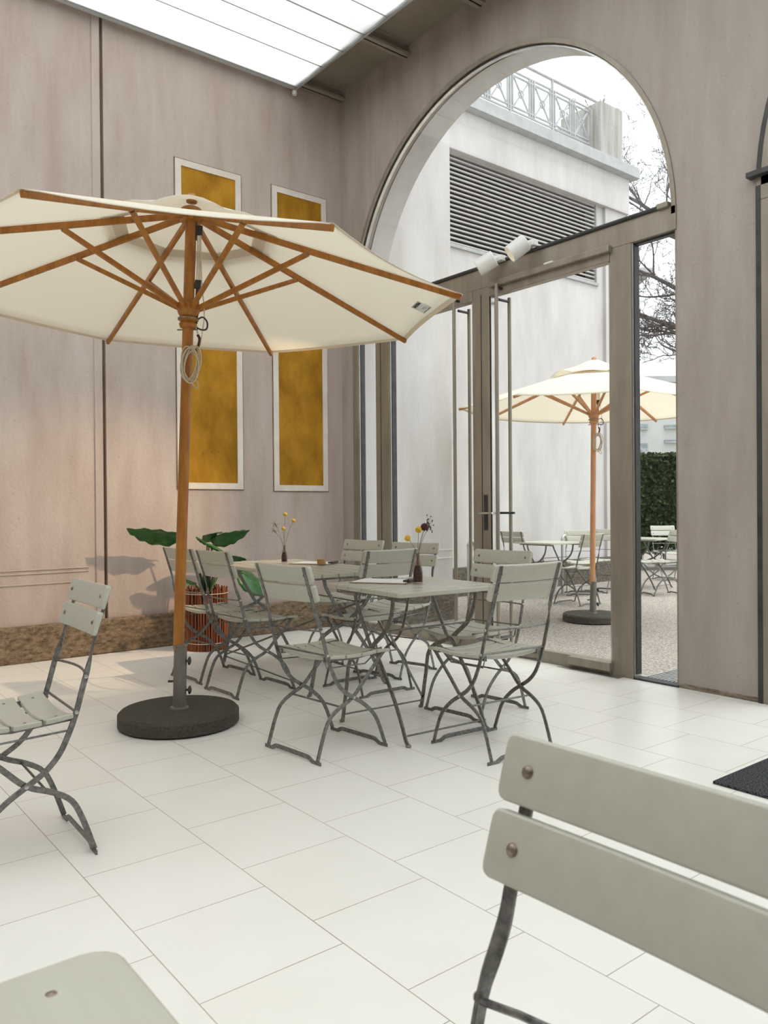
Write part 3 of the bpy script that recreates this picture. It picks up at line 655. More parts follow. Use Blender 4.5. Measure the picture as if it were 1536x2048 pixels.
    for a, b in ((0.000, 0.0785), (0.0875, 0.166)):
        rows = []
        R_, rc_, HW, T = 0.013, 0.0045, 0.203, 0.018
        st = [R_-R_*math.cos(pi/2*k/5) for k in range(6)]; ys = [-(HW-t_) for t_ in st]+[-HW+R_+(2*HW-2*R_)*k/14 for k in range(1, 14)]+[HW-t_ for t_ in reversed(st)]
        vs = []; nc = 0
        for y in ys:
            t_ = HW-abs(y); ins = R_-math.sqrt(max(0, R_**2-(R_-t_)**2)) if t_ < R_ else 0
            e2 = max(0, 0.004-t_)*0.7; loop = []
            for (cq, co, a0) in ((b-ins-rc_, T-rc_-e2, 0), (a+ins+rc_, T-rc_-e2, pi/2), (a+ins+rc_, rc_+e2, pi), (b-ins-rc_, rc_+e2, 1.5*pi)):
                for k in range(5):
                    an = a0+pi/2*k/4; loop.append((cq+rc_*math.cos(an), co+rc_*math.sin(an)))
            cv = -0.010*(1-(y/HW)**2); nc = len(loop)
            for q, o_ in loop: vs.append((bx+ux*q+nx*(0.005+o_+cv), y, bz+uz*q+nz_*(0.005+o_+cv)))
        fs = [(i*nc+k, i*nc+(k+1) % nc, (i+1)*nc+(k+1) % nc, (i+1)*nc+k) for i in range(len(ys)-1) for k in range(nc)]
        fs += [tuple(range(nc-1, -1, -1)), tuple((len(ys)-1)*nc+k for k in range(nc))]
        bo = MB().add(vs, fs).build('backrest_slat', 'slat', t, smooth=True)
        q = (a+b)/2
        for y in (-0.165, 0.165):
            ox = 0.023-0.010*(1-(y/0.203)**2); MB().lathe([(0.0078, 0.0), (0.0068, 0.0022), (0.004, 0.0038), (1e-5, 0.0043)], (bx+ux*q+nx*ox, y, bz+uz*q+nz_*ox), 14, (nx, 0, nz_)).build('rivet', 'rivet', bo, smooth=True)
            MB().lathe([(0.005, 0.0), (1e-5, 0.002)], (bx+ux*q-nx*0.004, y, bz+uz*q-nz_*0.004), 8, (-nx, 0, -nz_)).build('rivet_tail', 'rivet', bo, smooth=True)
    return t
proto = make_chair()
CH_IN = 'folding garden chairs inside the hall'; CH_OUT = 'folding garden chairs on the gravel outside'
chairs = [
 (1.888, 3.050, 5, CH_IN, 'grey-green folding chair left of the near table, parasol base behind its back'),
 (2.660, 2.375, 85.5, CH_IN, 'grey-green folding chair at the near table with its slatted back to the camera'),
 (3.300, 3.120, 185, CH_IN, 'grey-green folding chair facing left across the near table, before the glass door'),
 (2.955, 3.695, 88, CH_IN, 'grey-green folding chair at the end of the long table, behind the near table'),
 (2.190, 4.330, 2.5, CH_IN, 'grey-green folding chair right of the parasol pole on the long table side'),
 (2.200, 4.840, 4, CH_IN, 'grey-green folding chair half hidden by the parasol pole beside the cane planter'),
 (3.62, 4.85, 190, CH_IN, 'grey-green folding chair at the far side of the long table, nearest the corner'),
 (3.60, 4.22, 193, CH_IN, 'grey-green folding chair turned away behind the dried flowers of the near table'),
 (0.868, 2.785, 178, CH_IN, 'grey-green folding chair cut off at the left edge, parasol base to its right'),
 (0.655, 0.445, 180, CH_IN, 'large close-up chair back of two grey-green slats in the lower right foreground'),
]
def place_chair(i, c):
    o = proto if i == 0 else copy_tree(proto)
    x, y, a, g_, lab = c[:5]; z = c[5] if len(c) > 5 else 0
    o.location = (x, y, z); o.rotation_euler = (0, 0, math.radians(a)); o['label'] = lab; o['category'] = 'chair'; o['group'] = g_
    return o
for i, c in enumerate(chairs):
    last = place_chair(i, c)
last.scale = (0.978, 0.978, 0.978)

# ---------------------------------------------------------------- folding tables
def make_table(L, W, lab, loc, rz, group, slats_n, top_z=0.72):
    """slats run along local x (length L); legs scissor in y at both ends"""
    t = thing('garden_table', lab, 'table', loc, rz, group)
    mb = MB(); wd = W/slats_n; outer_r = 0.03
    for i in range(slats_n):
        a = -W/2+i*wd; b = a+wd-0.011
        if i == slats_n-1: b = W/2
        # outer slats have rounded outer corners
        pts = []
        def corner(cx, cy, a0):
            return [(cx+outer_r*math.cos(a0+pi/2*k/4), cy+outer_r*math.sin(a0+pi/2*k/4)) for k in range(5)]
        if i == 0: pts = corner(-L/2+outer_r, a+outer_r, pi)+corner(L/2-outer_r, a+outer_r, 1.5*pi)+[(L/2, b), (-L/2, b)]
        elif i == slats_n-1: pts = [(-L/2, a), (L/2, a)]+corner(L/2-outer_r, b-outer_r, 0)+corner(-L/2+outer_r, b-outer_r, pi/2)
        else: pts = [(-L/2, a), (L/2, a), (L/2, b), (-L/2, b)]
        n = len(pts); mb.add([(x, y, top_z) for x, y in pts]+[(x, y, top_z-0.022) for x, y in pts], [tuple(range(n)), tuple(range(2*n-1, n-1, -1))]+[(j, n+j, n+(j+1) % n, (j+1) % n) for j in range(n)])
    tt = mb.build('tabletop', 'slat', t, bevel=0.003, bseg=2)
    for i in range(slats_n):
        for x in (-L/2+0.045, L/2-0.045): MB().lathe([(0.005, 0), (1e-5, 0.0012)], (x, -W/2+(i+0.5)*wd, top_z), 8).build('screw', 'rivet', tt, smooth=True)
    xe = L/2-0.07; fy = 0.275
    for s in (-1, 1):
        MB().sweep([(s*xe, -W/2+0.04, top_z-0.028), (s*xe, W/2-0.04, top_z-0.028)], (0.006, 0.024)).build('top_bearer', 'steel', t)
        for q in (-1, 1):
            xo = s*xe-s*0.004+q*0.0065*s
            pts = [(fy+0.012, 0.006), (fy+0.0, 0.008), (fy-0.018, 0.03), (fy-0.05, 0.10), (fy-0.13, 0.235), (0.02, 0.40), (-0.025, 0.425), (-0.085, 0.52), (-0.15, 0.63), (-0.165, top_z-0.03)]
            if q == 1: pts = [(fy+0.012, 0.006), (fy+0.0, 0.008), (fy-0.010, 0.04), (fy-0.045, 0.20), (fy-0.085, 0.34), (0.02, 0.415), (-0.03, 0.45), (-0.12, 0.52), (-0.17, 0.60), (-0.185, top_z-0.03)]
            P = smooth_path([(xo, q*y, z) for y, z in pts], 3)
            MB().sweep(P, (0.022, 0.008), (1,0,0)).build('leg', 'steel', t, smooth=True, bevel=0.001, bseg=1)
            MB().lathe([(1e-5, 0), (0.012, 0.0), (0.014, 0.006), (0.01, 0.012), (1e-5, 0.013)], (xo, q*(fy+0.004), 0.0), 10).build('foot', 'socket', t, smooth=True)
    for q, z in ((1, 0.045), (-1, 0.045)):
        MB().tube([(-xe, q*(fy-0.02), z), (xe, q*(fy-0.02), z)], 0.0045, 6).build('crossbar', 'steel', t, smooth=True)
    MB().tube([(-xe, -0.13, 0.52), (xe, -0.13, 0.52)], 0.005, 6).build('crossbar', 'steel', t, smooth=True)
    MB().sweep([(-xe, -0.12, 0.54), (xe, 0.26, 0.06)], (0.012, 0.004), (0,1,0)).build('brace', 'steel', t)
    return t
TB = 'slatted folding tables inside the hall'
T1 = make_table(0.65, 0.66, 'square pale slatted table with a bottle of dried flowers and a menu board, nearer one', (2.630, 3.075, 0), math.radians(-3.5), TB, 6)
T2 = make_table(1.40, 0.68, 'long pale slatted table with a small glass, beside the ochre wall panels', (2.885, 4.555, 0), math.radians(90-4.0), TB, 6)
T3 = make_table(1.10, 0.66, 'pale table corner jutting into the lower left foreground', (-0.078, 0.165, 0), math.radians(90), TB, 5)

# ---------------------------------------------------------------- parasols
def make_parasol(label, base, topc, r, ph, tilt, woodmat, group, label_patch=True):
    """topc: centre of the plane through the rib tips; tilt: (tx, ty) slope of that plane"""
    t = thing('parasol', label, 'parasol', base, 0, group)
    B = Vector(base); Cn = Vector(topc)-B
    nrm = Vector((-tilt[0], -tilt[1], 1)).normalized()
    def P(rad, a, h):
        x, y = rad*math.cos(a), rad*math.sin(a)
        return Cn+Vector((x, y, x*tilt[0]+y*tilt[1]))+nrm*h
    HUB = 0.45; tips = [ph+k*pi/4 for k in range(8)]
    MB().lathe([(0.0, 0.0), (0.285, 0.0), (0.305, 0.012), (0.305, 0.066), (0.292, 0.08), (0.0, 0.082)], (0, 0, 0), 64).build('base_plate', 'basec', t, smooth=True)
    sk_ = MB().lathe([(0.0, 0.078), (0.048, 0.080), (0.046, 0.088), (0.034, 0.092), (0.033, 0.40), (0.036, 0.402), (0.036, 0.41), (0.028, 0.412)], (0, 0, 0), 24, (0.02, -0.02, 1)).build('pole_socket', 'socket', t, smooth=True)
    kn = MB()
    toward = Vector((R2.x, R2.y, 0)).normalized()
    for z in (0.175, 0.325):
        kn.tube([toward*0.03+Vector((0,0,z)), toward*0.05+Vector((0,0,z))], 0.006, 8)
        kn.lathe([(0.010, 0), (0.022, 0.004), (0.022, 0.012), (0.010, 0.016)], toward*0.048+Vector((0,0,z)), 6, toward)
    kn.tube([-toward*0.03+Vector((0,0,0.22)), -toward*0.055+Vector((0,0,0.22))], 0.006, 8)
    kn.build('clamp_knob', 'black', sk_, smooth=True)
    ptop = Cn+nrm*(HUB+0.02); p0 = Vector((0, 0, 0.39))
    MB().tube([p0, p0.lerp(ptop, 0.5), ptop], [0.0275, 0.0275, 0.0285], 20).build('pole', woodmat, t, smooth=True)
    # top hub
    MB().lathe([(0.03, HUB-0.05), (0.06, HUB-0.045), (0.062, HUB+0.0), (0.05, HUB+0.02), (0.03, HUB+0.03)], Cn, 20, nrm).build('top_hub', woodmat, t, smooth=True)
    # runner
    rn = MB().lathe([(0.029, -0.145), (0.040, -0.142), (0.046, -0.125), (0.038, -0.112), (0.050, -0.105), (0.052, -0.093), (0.040, -0.088), (0.050, -0.075), (0.056, -0.06), (0.056, -0.02), (0.048, -0.012), (0.03, -0.01)], Cn, 24, nrm).build('runner', woodmat, t, smooth=True)
    MB().tube([Cn+nrm*-0.152-toward*0.055, Cn+nrm*-0.152+toward*0.05], 0.004, 6).lathe([(0.0525, -0.104), (0.054, -0.099), (0.0525, -0.094)], Cn, 20, nrm).build('retaining_pin', 'rivet', rn, smooth=True)
    fj = 0.45
    for a in tips:
        lat = Vector((-math.sin(a), math.cos(a), 0))
        MB().sweep([P(0.045, a, HUB-0.025), P(r*0.5, a, HUB*0.5-0.008), P(r*1.005, a, 0.0-0.006)], [(0.030, 0.020), (0.030, 0.020), (0.024, 0.020)], lat).build('rib', woodmat, t, bevel=0.003, bseg=2)
        jx = P(r*fj, a, HUB*(1-fj)-0.022); js = P(0.045, a, -0.045)
        st = MB().sweep([js, jx], (0.024, 0.020), lat).build('strut', woodmat, t, bevel=0.003, bseg=2)
        MB().tube([jx-lat*0.016, jx+lat*0.016], 0.005, 8).build('bolt', 'rivet', st, smooth=True)
    # canopy
    mb = MB(); vo = 0.25; nr_ = 10; na = 8; C0 = 0.016
    ring = []
    for i in range(nr_+1):
        f = vo+(1.012-vo)*i/nr_; row = []
        for k in range(8):
            a0, a1 = tips[k], tips[k]+pi/4
            q0, q1 = P(r*f, a0, HUB*(1-f)+C0), P(r*f, a1, HUB*(1-f)+C0)
            for j in range(na):
                u = j/na; p = q0.lerp(q1, u); sag = 4*u*(1-u)
                inward = (Cn-p); inward = (inward-nrm*inward.dot(nrm)).normalized()
                p = p-nrm*(0.015*sag*f*f)+inward*(0.034*sag*(f**3))
                row.append(p)
        ring.append(row)
    n_ = len(ring[0]); vs = [p for row in ring for p in row]; fs = []
    for i in range(nr_):
        for j in range(n_): fs.append((i*n_+j, (i+1)*n_+j, (i+1)*n_+(j+1) % n_, i*n_+(j+1) % n_))
    can = mb.add(vs, fs).build('canopy', 'canopy', t, smooth=True)
    sm = can.modifiers.new('thick', 'SOLIDIFY'); sm.thickness = 0.0012
    hem = MB()
    for k in range(8):
        row = [ring[-1][(k*na+j) % n_] for j in range(na+1)]
        inn = [ring[-1][(k*na+j) % n_].lerp(ring[-2][(k*na+j) % n_], 0.28) for j in range(na+1)]
        vv = [p-nrm*0.0025 for p in row]+[p-nrm*0.0025 for p in inn]
        hem.add(vv, [(j, j+1, na+1+j+1, na+1+j) for j in range(na)])
    hem.build('hem', 'canopy_double', can, smooth=True)
    # ring of doubled cloth round the vent
    rg = MB(); vv = []
    for f in (0.245, 0.295):
        for k in range(8):
            for j in range(6):
                p = P(r*f, tips[k], HUB*(1-f)+C0-0.004).lerp(P(r*f, tips[k]+pi/4, HUB*(1-f)+C0-0.004), j/6); vv.append(p)
    rg.add(vv, [(j, 48+j, 48+(j+1) % 48, (j+1) % 48) for j in range(48)]).build('vent_band', 'canopy_double', can, smooth=True)
    # vent cap
    cap = MB(); vv = []
    for i in range(7):
        f = 0.04+(0.33-0.04)*i/6
        for k in range(8):
            for j in range(6):
                u = j/6; p = P(r*f, tips[k], HUB*(1-f)+0.080-0.052*(i/6)).lerp(P(r*f, tips[k]+pi/4, HUB*(1-f)+0.080-0.052*(i/6)), u)
                p += nrm*(0.036*math.sin(pi*u)*(i/6)**2*(1+0.6*math.sin(k*2.1))); vv.append(p)
    ff = [(i*48+j, (i+1)*48+j, (i+1)*48+(j+1) % 48, i*48+(j+1) % 48) for i in range(6) for j in range(48)]
    ff.append(tuple(range(48)))
    cp = cap.add(vv, ff).build('vent_cap', 'canopy', t, smooth=True); cp.modifiers.new('thick', 'SOLIDIFY').thickness = 0.0012
    MB().lathe([(0.0, HUB+0.05), (0.026, HUB+0.052), (0.030, HUB+0.072), (0.020, HUB+0.095), (0.0, HUB+0.10)], Cn, 16, nrm).build('finial', woodmat, t, smooth=True)
    # pulleys and rope on the right of the pole
    side = (toward-nrm*toward.dot(nrm)).normalized(); near = nrm.cross(side)
    def Q(a, h, b=0.0): return Cn+side*a+nrm*h+near*b
    pk = MB().sweep([Q(0.045, 0.385), Q(0.045, 0.335)], (0.030, 0.014), near).sweep([Q(0.028, 0.41), Q(0.028, 0.31)], (0.008, 0.02), near)
    pk.build('pulley', 'black', t, bevel=0.002)
    pk = MB().sweep([Q(0.046, 0.105), Q(0.044, 0.060)], (0.030, 0.014), near); pk.build('pulley', 'black', t, bevel=0.002)
    MB().sweep([Q(0.044, 0.062), Q(0.042, -0.06), Q(0.038, -0.12)], (0.020, 0.006), near).build('strap', 'leather', t, bevel=0.001)
    rp2 = MB()
    for dx in (-0.009, 0.0, 0.008): rp2.tube([Q(0.045+dx, 0.34), Q(0.046+dx*0.8, 0.20), Q(0.047+dx, 0.10)], 0.0028, 6)
    rp2.tube(smooth_path([Q(0.050, 0.34), Q(0.064, 0.10), Q(0.082, -0.06), Q(0.076, -0.15), Q(0.066, -0.23)]), 0.0028, 6)
    rp2.build('rope', 'rope', t, smooth=True)
    MB().tube(smooth_path([Q(0.045, -0.10), Q(0.075, -0.085), Q(0.098, -0.11), Q(0.096, -0.145), Q(0.070, -0.150), Q(0.046, -0.140)]), 0.0045, 6).build('hook_ring', 'black', t, smooth=True)
    MB().sweep([Q(0.046, -0.13), Q(0.050, -0.17)], (0.008, 0.004), near).build('buckle', 'bright_steel', t)
    MB().sweep(smooth_path([Q(0.050, -0.175), Q(0.062, -0.20), Q(0.052, -0.245), Q(0.040, -0.26)]), (0.014, 0.004), near).build('strap', 'leather', t)
    rc = MB(); rnd = random.Random(4)
    for k in range(7):
        ox, oz = rnd.uniform(-0.010, 0.012), rnd.uniform(-0.012, 0.010); w_ = rnd.uniform(0.030, 0.044); h_ = rnd.uniform(0.075, 0.092); tl = rnd.uniform(-0.25, 0.30)
        pts = []
        for j in range(25):
            a = 2*pi*j/24; x = w_*math.cos(a); z = h_*math.sin(a); pts.append(Q(0.030+ox+x*math.cos(tl)-z*math.sin(tl), -0.335+oz+x*math.sin(tl)+z*math.cos(tl), -0.034-0.003*k))
        rc.tube(pts, 0.0032, 6, False)
    rc.tube(smooth_path([Q(0.045, -0.40, -0.04), Q(0.068, -0.43, -0.04), Q(0.072, -0.455, -0.04), Q(0.05, -0.445, -0.04), Q(0.03, -0.41, -0.04)]), 0.0032, 6)
    rc.build('rope_coil', 'rope', t, smooth=True)
    if label_patch:
        # sewn label on the underside between two right hand ribs
        a0, a1 = tips[1], tips[1]+pi/4; f = 0.90
        def S_(u, f_): return P(r*f_, a0, HUB*(1-f_)+C0-0.024).lerp(P(r*f_, a1, HUB*(1-f_)+C0-0.024), u)
        o_ = S_(0.26, 0.955); ex = (S_(0.5, 0.955)-o_).normalized(); ey = (S_(0.26, 0.80)-o_); ey = (ey-ex*ey.dot(ex)).normalized(); ez = ex.cross(ey)
        if ez.z > 0: ez = -ez
        def LP(x, y, d=0.0): return o_+ex*x+ey*y+ez*d
        W_, H_ = 0.135, 0.080
        pb = MB(); vs = [LP(x, y, d) for d in (0.0, 0.002) for x, y in ((0,0),(W_,0),(W_,H_),(0,H_))]
        lbo = pb.add(vs, [(0,1,2,3),(7,6,5,4),(0,4,5,1),(1,5,6,2),(2,6,7,3),(3,7,4,0)]).build('sewn_label', 'paper', can)
        fr_ = MB(); e = 0.0035
        def rect(x0, y0, x1, y1): 
            vs = [LP(x, y, d) for d in (0.002, 0.0028) for x, y in ((x0,y0),(x1,y0),(x1,y1),(x0,y1))]
            fr_.add(vs, [(0,1,2,3),(7,6,5,4),(0,4,5,1),(1,5,6,2),(2,6,7,3),(3,7,4,0)])
        rect(0.004, H_-e-0.001, W_-0.004, H_-e+0.0); rect(0.004, 0.004, 0.052, 0.0075); rect(0.060, 0.004, W_-0.006, 0.0075)
        for k, yy in enumerate((0.030, 0.024, 0.018)): rect(0.03, yy, 0.03+(0.06, 0.045, 0.03)[k], yy+0.0012)
        fr_.build('printed_lines', 'black', lbo)
        cu = bpy.data.curves.new('lettering', 'FONT'); cu.body = 'WEISH\u00c4UPL'; cu.size = 0.0215; cu.extrude = 0.0003; cu.offset = 0.0006
        to = bpy.data.objects.new('lettering', cu); COL.objects.link(to)
        dg = bpy.context.evaluated_depsgraph_get(); me = bpy.data.meshes.new_from_object(to.evaluated_get(dg)); bpy.data.objects.remove(to)
        me.materials.clear(); me.materials.append(M['black'])
        tm = bpy.data.objects.new('lettering', me); COL.objects.link(tm); tm.parent = lbo
        # letters read correctly from below, along the hem
        zaxis = ez; xaxis = -ex if False else ex; yaxis = zaxis.cross(xaxis)
        flip = yaxis.dot(ey) < 0
        if flip: org = LP(0.006, H_-0.006, 0.003)
        else: org = LP(0.006, H_-0.028, 0.003)
        mt = Matrix((xaxis, yaxis, zaxis)).transposed().to_4x4(); mt.translation = org; tm.matrix_local = mt
    return t
PG = 'cream canvas parasols'
make_parasol('big cream canvas parasol with orange-brown wooden ribs standing inside the hall', (1.725, 3.885, 0), (1.778, 3.837, 2.184), 1.393, -1.623, (-0.032, 0.022), 'wood', PG)
make_parasol('cream parasol with pale wooden pole on the gravel outside the glass door', (6.83, 5.125, -0.087), (6.85, 5.11, 2.10), 1.39, -0.672, (-0.01, 0.01), 'wood_out', PG, False)

# ---------------------------------------------------------------- spotlights on the track
def spot(loc, aim, label, power):
    t = thing('spotlight', label, 'lamp', loc, 0, 'white spotlights on the door transom')
    d = (Vector(aim)-Vector(loc)).normalized()
    hd_ = Vector((-0.12, 0.06, -0.03))
    body = MB().lathe([(0.0, -0.075), (0.056, -0.075), (0.062, -0.070), (0.062, 0.065), (0.059, 0.068), (0.056, 0.060), (0.052, 0.02), (0.0, 0.018)], hd_, 28, d).build('lamp_head', 'white_paint', t, smooth=True)
    MB().box((-0.045, -0.02, -0.005), (0.01, 0.05, 0.035)).sweep([(-0.02, 0.01, 0.015), (-0.10, 0.045, -0.02)], (0.03, 0.04), (0,1,0)).build('track_adapter', 'white_paint', t, bevel=0.003)
    em, nt_, b_ = new_mat('warm_lamp_lens'); b_.inputs['Emission Color'].default_value = (1, 0.72, 0.42, 1); b_.inputs['Emission Strength'].default_value = 0.9 if power > 100 else 0.0
    MB().lathe([(0.0, 0.0265), (0.050, 0.0262), (0.050, 0.024), (0.0, 0.0235)], hd_, 24, d).build('lens', em, t)
    if power:
        ld = bpy.data.lights.new('spot_beam', 'SPOT'); ld.energy = power; ld.color = (1, 0.74, 0.50); ld.spot_size = math.radians(46); ld.spot_blend = 0.8; ld.shadow_soft_size = 0.03
        lo = bpy.data.objects.new('spot_beam', ld); COL.objects.link(lo); lo.parent = t; lo.location = hd_+d*0.07
        lo.rotation_euler = d.to_track_quat('-Z', 'Y').to_euler()
spot((GX-0.05, 3.76, ZT1+0.03), (1.75, 6.1, 0.35), 'round white spotlight glowing warm, the right one of the pair above the door', 230)
spot((GX-0.05, 4.07, ZT1+0.0), (2.9, 6.1, 1.6), 'round white spotlight, unlit, the left one of the pair above the door', 0)

# ---------------------------------------------------------------- planter
pp = (2.83, 5.83, 0)
pl = thing('potted_plant', 'broad-leaved green plant in a red-brown cane planter against the plastered wall', 'plant', pp)
cn = MB(); rnd = random.Random(3)
inner = MB().lathe([(0.0, 0.0), (0.145, 0.0), (0.15, 0.02), (0.152, 0.46), (0.14, 0.465), (0.135, 0.40), (0.0, 0.395)], (0,0,0), 32).build('pot_liner', 'soil', pl, smooth=True)
for k in range(76):
    a = 2*pi*k/76+rnd.uniform(-.02,.02); a2 = a+rnd.uniform(-0.12, 0.12); r0 = 0.157+rnd.uniform(-.002,.003)
    cn.tube([(r0*math.cos(a), r0*math.sin(a), 0.002), (r0*math.cos((a+a2)/2)*1.01, r0*math.sin((a+a2)/2)*1.01, 0.25), (r0*math.cos(a2), r0*math.sin(a2), 0.47+rnd.uniform(-0.01, 0.04))], rnd.uniform(0.004, 0.007), 5)
cn.build('cane_wrap', 'cane', pl, smooth=True)
MB().tube([(0.166*math.cos(2*pi*k/24), 0.166*math.sin(2*pi*k/24), 0.445) for k in range(25)], 0.003, 5, False).tube([(0.166*math.cos(2*pi*k/24), 0.166*math.sin(2*pi*k/24), 0.06) for k in range(25)], 0.003, 5, False).build('binding_wire', 'rope', pl)
def big_leaf(stem, tipdir, L, W, droop, seed, lat=None, mat='leaf'):
    """stem: list of points; the blade starts at the last"""
    rnd = random.Random(seed)
    st = MB().tube(smooth_path(stem), [0.009-0.004*i/(5*(len(stem)-1)) for i in range(5*(len(stem)-1)+1)], 7).build('leaf_stem', 'stem', pl, smooth=True)
    d = Vector(tipdir).normalized(); lt = Vector(lat) if lat else d.cross(Vector((0,0,1)))
    lt = (lt-d*lt.dot(d)).normalized(); up = lt.cross(d)
    if up.z < 0: up = -up
    o = Vector(stem[-1]); nU, nV = 16, 10; vs = []; fs = []
    for i in range(nU+1):
        u = i/nU; wd = W*(math.sin(pi*min(1, (u*0.93+0.07))**0.75)**0.75) if 0 < u < 1 else W*0.03
        if u < 0.12: wd = W*0.75*(0.35+u/0.12*0.65)
        for j in range(nV+1):
            v = (j/nV-0.5)*2; back = -0.18*L*abs(v)*(1-u)**3
            wav = 0.02*L*math.sin(u*26+seed)*abs(v)**2
            p = o+d*(u*L+back)+lt*(v*wd)+up*(-droop*L*u*u-0.32*wd*abs(v)**1.6+wav+0.02*wd*abs(math.sin(u*22)))
            vs.append(p)
    for i in range(nU):
        for j in range(nV): a = i*(nV+1)+j; fs.append((a, a+1, a+nV+2, a+nV+1))
    b = MB().add(vs, fs).build('leaf', mat, st, smooth=True); b.modifiers.new('thick', 'SOLIDIFY').thickness = 0.0015
    MB().tube([o+d*(L*u)+up*(-droop*L*u*u+0.002) for u in [k/8 for k in range(9)]], [0.005-0.0005*k for k in range(9)], 5).build('leaf_rib', 'stem', b, smooth=True)
def PL(px, py, dy=0.0):     # point near the wall plane seen at a pixel, relative to the pot
    d = Fw+R2*((px-768)/F_PX)-U2*((py-1024)/F_PX); tt = (pp[1]+dy)/d.y
    return Vector((d.x*tt-pp[0], dy, 1.11+d.z*tt))
c0 = Vector((0, 0, 0.40))
p1 = PL(352, 1074, 0.14); big_leaf([c0, c0.lerp(p1, 0.5)+Vector((0.03,0,0.06)), p1], PL(268, 1052, 0.12)-p1, 0.42, 0.125, 0.10, 1, (0.1, 1, -0.55))
p2 = PL(432, 1073, 0.0); big_leaf([c0, c0.lerp(p2, 0.5)+Vector((-0.02,0,0.05)), p2], PL(490, 1060, -0.05)-p2, 0.28, 0.15, 0.05, 2, (0.15, 1, -0.5))
p2b = PL(433, 1068, 0.0); big_leaf([c0, c0.lerp(p2b, 0.5)+Vector((-0.02,0,0.03)), p2b], PL(406, 1068, -0.05)-p2b, 0.16, 0.09, 0.1, 6, (0.1, 1, -0.5))
p3 = PL(418, 1088, -0.08); big_leaf([c0, c0.lerp(p3, 0.5), p3], PL(446, 1100, -0.12)-p3, 0.17, 0.065, 0.1, 3, (0.3, 1, -0.1))
p3b = PL(414, 1088, -0.08); big_leaf([c0, c0.lerp(p3b, 0.5), p3b], PL(396, 1073, -0.1)-p3b, 0.12, 0.04, 0.1, 8, (0.3, 1, -0.2))
p4 = PL(484, 1145, 0.05); big_leaf([c0, c0.lerp(p4, 0.55)+Vector((0,0,0.16)), p4], PL(528, 1166, 0.0)-p4, 0.30, 0.15, 0.25, 4, (0.0, 1, 0.9))
p5 = PL(455, 1112, 0.12); big_leaf([c0, c0.lerp(p5, 0.6)+Vector((0,0,0.05)), p5], PL(480, 1112, 0.1)-p5, 0.16, 0.07, 0.2, 5, (0.2, 1, -0.4))
p6 = PL(372, 1160, -0.1); big_leaf([c0, c0.lerp(p6, 0.6)+Vector((0,0,0.03)), p6], PL(386, 1163, -0.15)-p6, 0.10, 0.04, 0.1, 9, (0.2, 1, -0.4))
bl = MB()
for k in range(11):
    a = rnd.uniform(0, 6.28); L = rnd.uniform(0.22, 0.36); ln = rnd.uniform(0.02, 0.11)
    b0 = Vector((0.01*math.cos(a), 0.01*math.sin(a), 0.39)); b1 = b0+Vector((ln*math.cos(a), ln*math.sin(a), L)); sd = Vector((-math.sin(a), math.cos(a), 0))*0.016
    m_ = b0.lerp(b1, 0.4)+Vector((0,0,0.02)); bl.add([b0-sd*0.6, b0+sd*0.6, m_+sd, b1, m_-sd], [(0,1,2,4),(4,2,3)])
blo = bl.build('blade_leaves', 'leaf_dark', pl); blo.modifiers.new('thick', 'SOLIDIFY').thickness = 0.002

# ---------------------------------------------------------------- things on the tables
def bottle(label, loc, seed, flowers, h=0.125, r=0.026):
    t = thing('flower_bottle', label, 'vase', loc, 0, 'bottles of dried flowers')
    prof = [(0.0, 0.001), (r*0.95, 0.002), (r, 0.008), (r*0.98, h*0.40), (r*0.75, h*0.62), (r*0.42, h*0.80), (r*0.36, h*0.95), (r*0.46, h*0.97), (r*0.46, h), (r*0.36, h), (r*0.30, h*0.80), (r*0.62, h*0.62), (r*0.88, h*0.40), (r*0.9, 0.01), (0.0, 0.008)]
    MB().lathe(prof, (0,0,0), 20).build('bottle', 'vase_glass', t, smooth=True)
    MB().lathe([(0.0, 0.010), (r*0.86, 0.011), (r*0.86, h*0.36), (r*0.55, h*0.60), (0.0, h*0.62)], (0,0,0), 14).build('pebbles', 'pebble', t)
    rn = Vector((R2.x, R2.y, 0)).normalized(); fn = Vector((Fw.x, Fw.y, 0)).normalized()
    for (sx, sz, kind, rad, dep) in flowers:
        top = rn*sx+fn*dep+Vector((0,0,sz)); pts = smooth_path([(0,0,0.03), tuple(rn*sx*0.10+Vector((0,0,h))), tuple(top.lerp(Vector((0,0,h)), 0.45)+rn*sx*-0.06), tuple(top)])
        s_ = MB().tube(pts, 0.0013, 5).build('stem', 'dry_stem', t, smooth=True)
        if kind in ('yellow', 'purple'):
            fl = MB(); fl.ball(top, rad, 12)
            rd = random.Random(seed)
            for _ in range(60):
                v = Vector((rd.gauss(0,1), rd.gauss(0,1), rd.gauss(0,1))).normalized(); fl.ball(top+v*rad*0.95, rad*0.16, 5)
            fl.build('flower_head', kind, s_, smooth=True)
        else:
            rd = random.Random(seed+3); fl = MB()
            for _ in range(14):
                q = top+Vector((rd.gauss(0,.012), rd.gauss(0,.012), rd.gauss(0,.018))); fl.tube([Vector(pts[-4]), top.lerp(q, .4), q], 0.0006, 3); fl.ball(q, 0.0032 if kind == 'seed' else 0.0022, 5)
            fl.build('seed_spray', 'purple' if kind == 'seed' else 'dry_stem', s_)
    return t
bottle('glass bottle of pebbles holding yellow and dark dried flowers on the near table', (2.645, 3.055, 0.7205), 1,
       [(-0.050, 0.232, 'yellow', 0.0155, -0.01), (0.006, 0.275, 'yellow', 0.0165, 0.0), (0.036, 0.288, 'purple', 0.019, 0.01), (0.062, 0.295, 'seed', 0.01, 0.02), (0.055, 0.315, 'seed', 0.01, 0.03)], 0.155, 0.026)
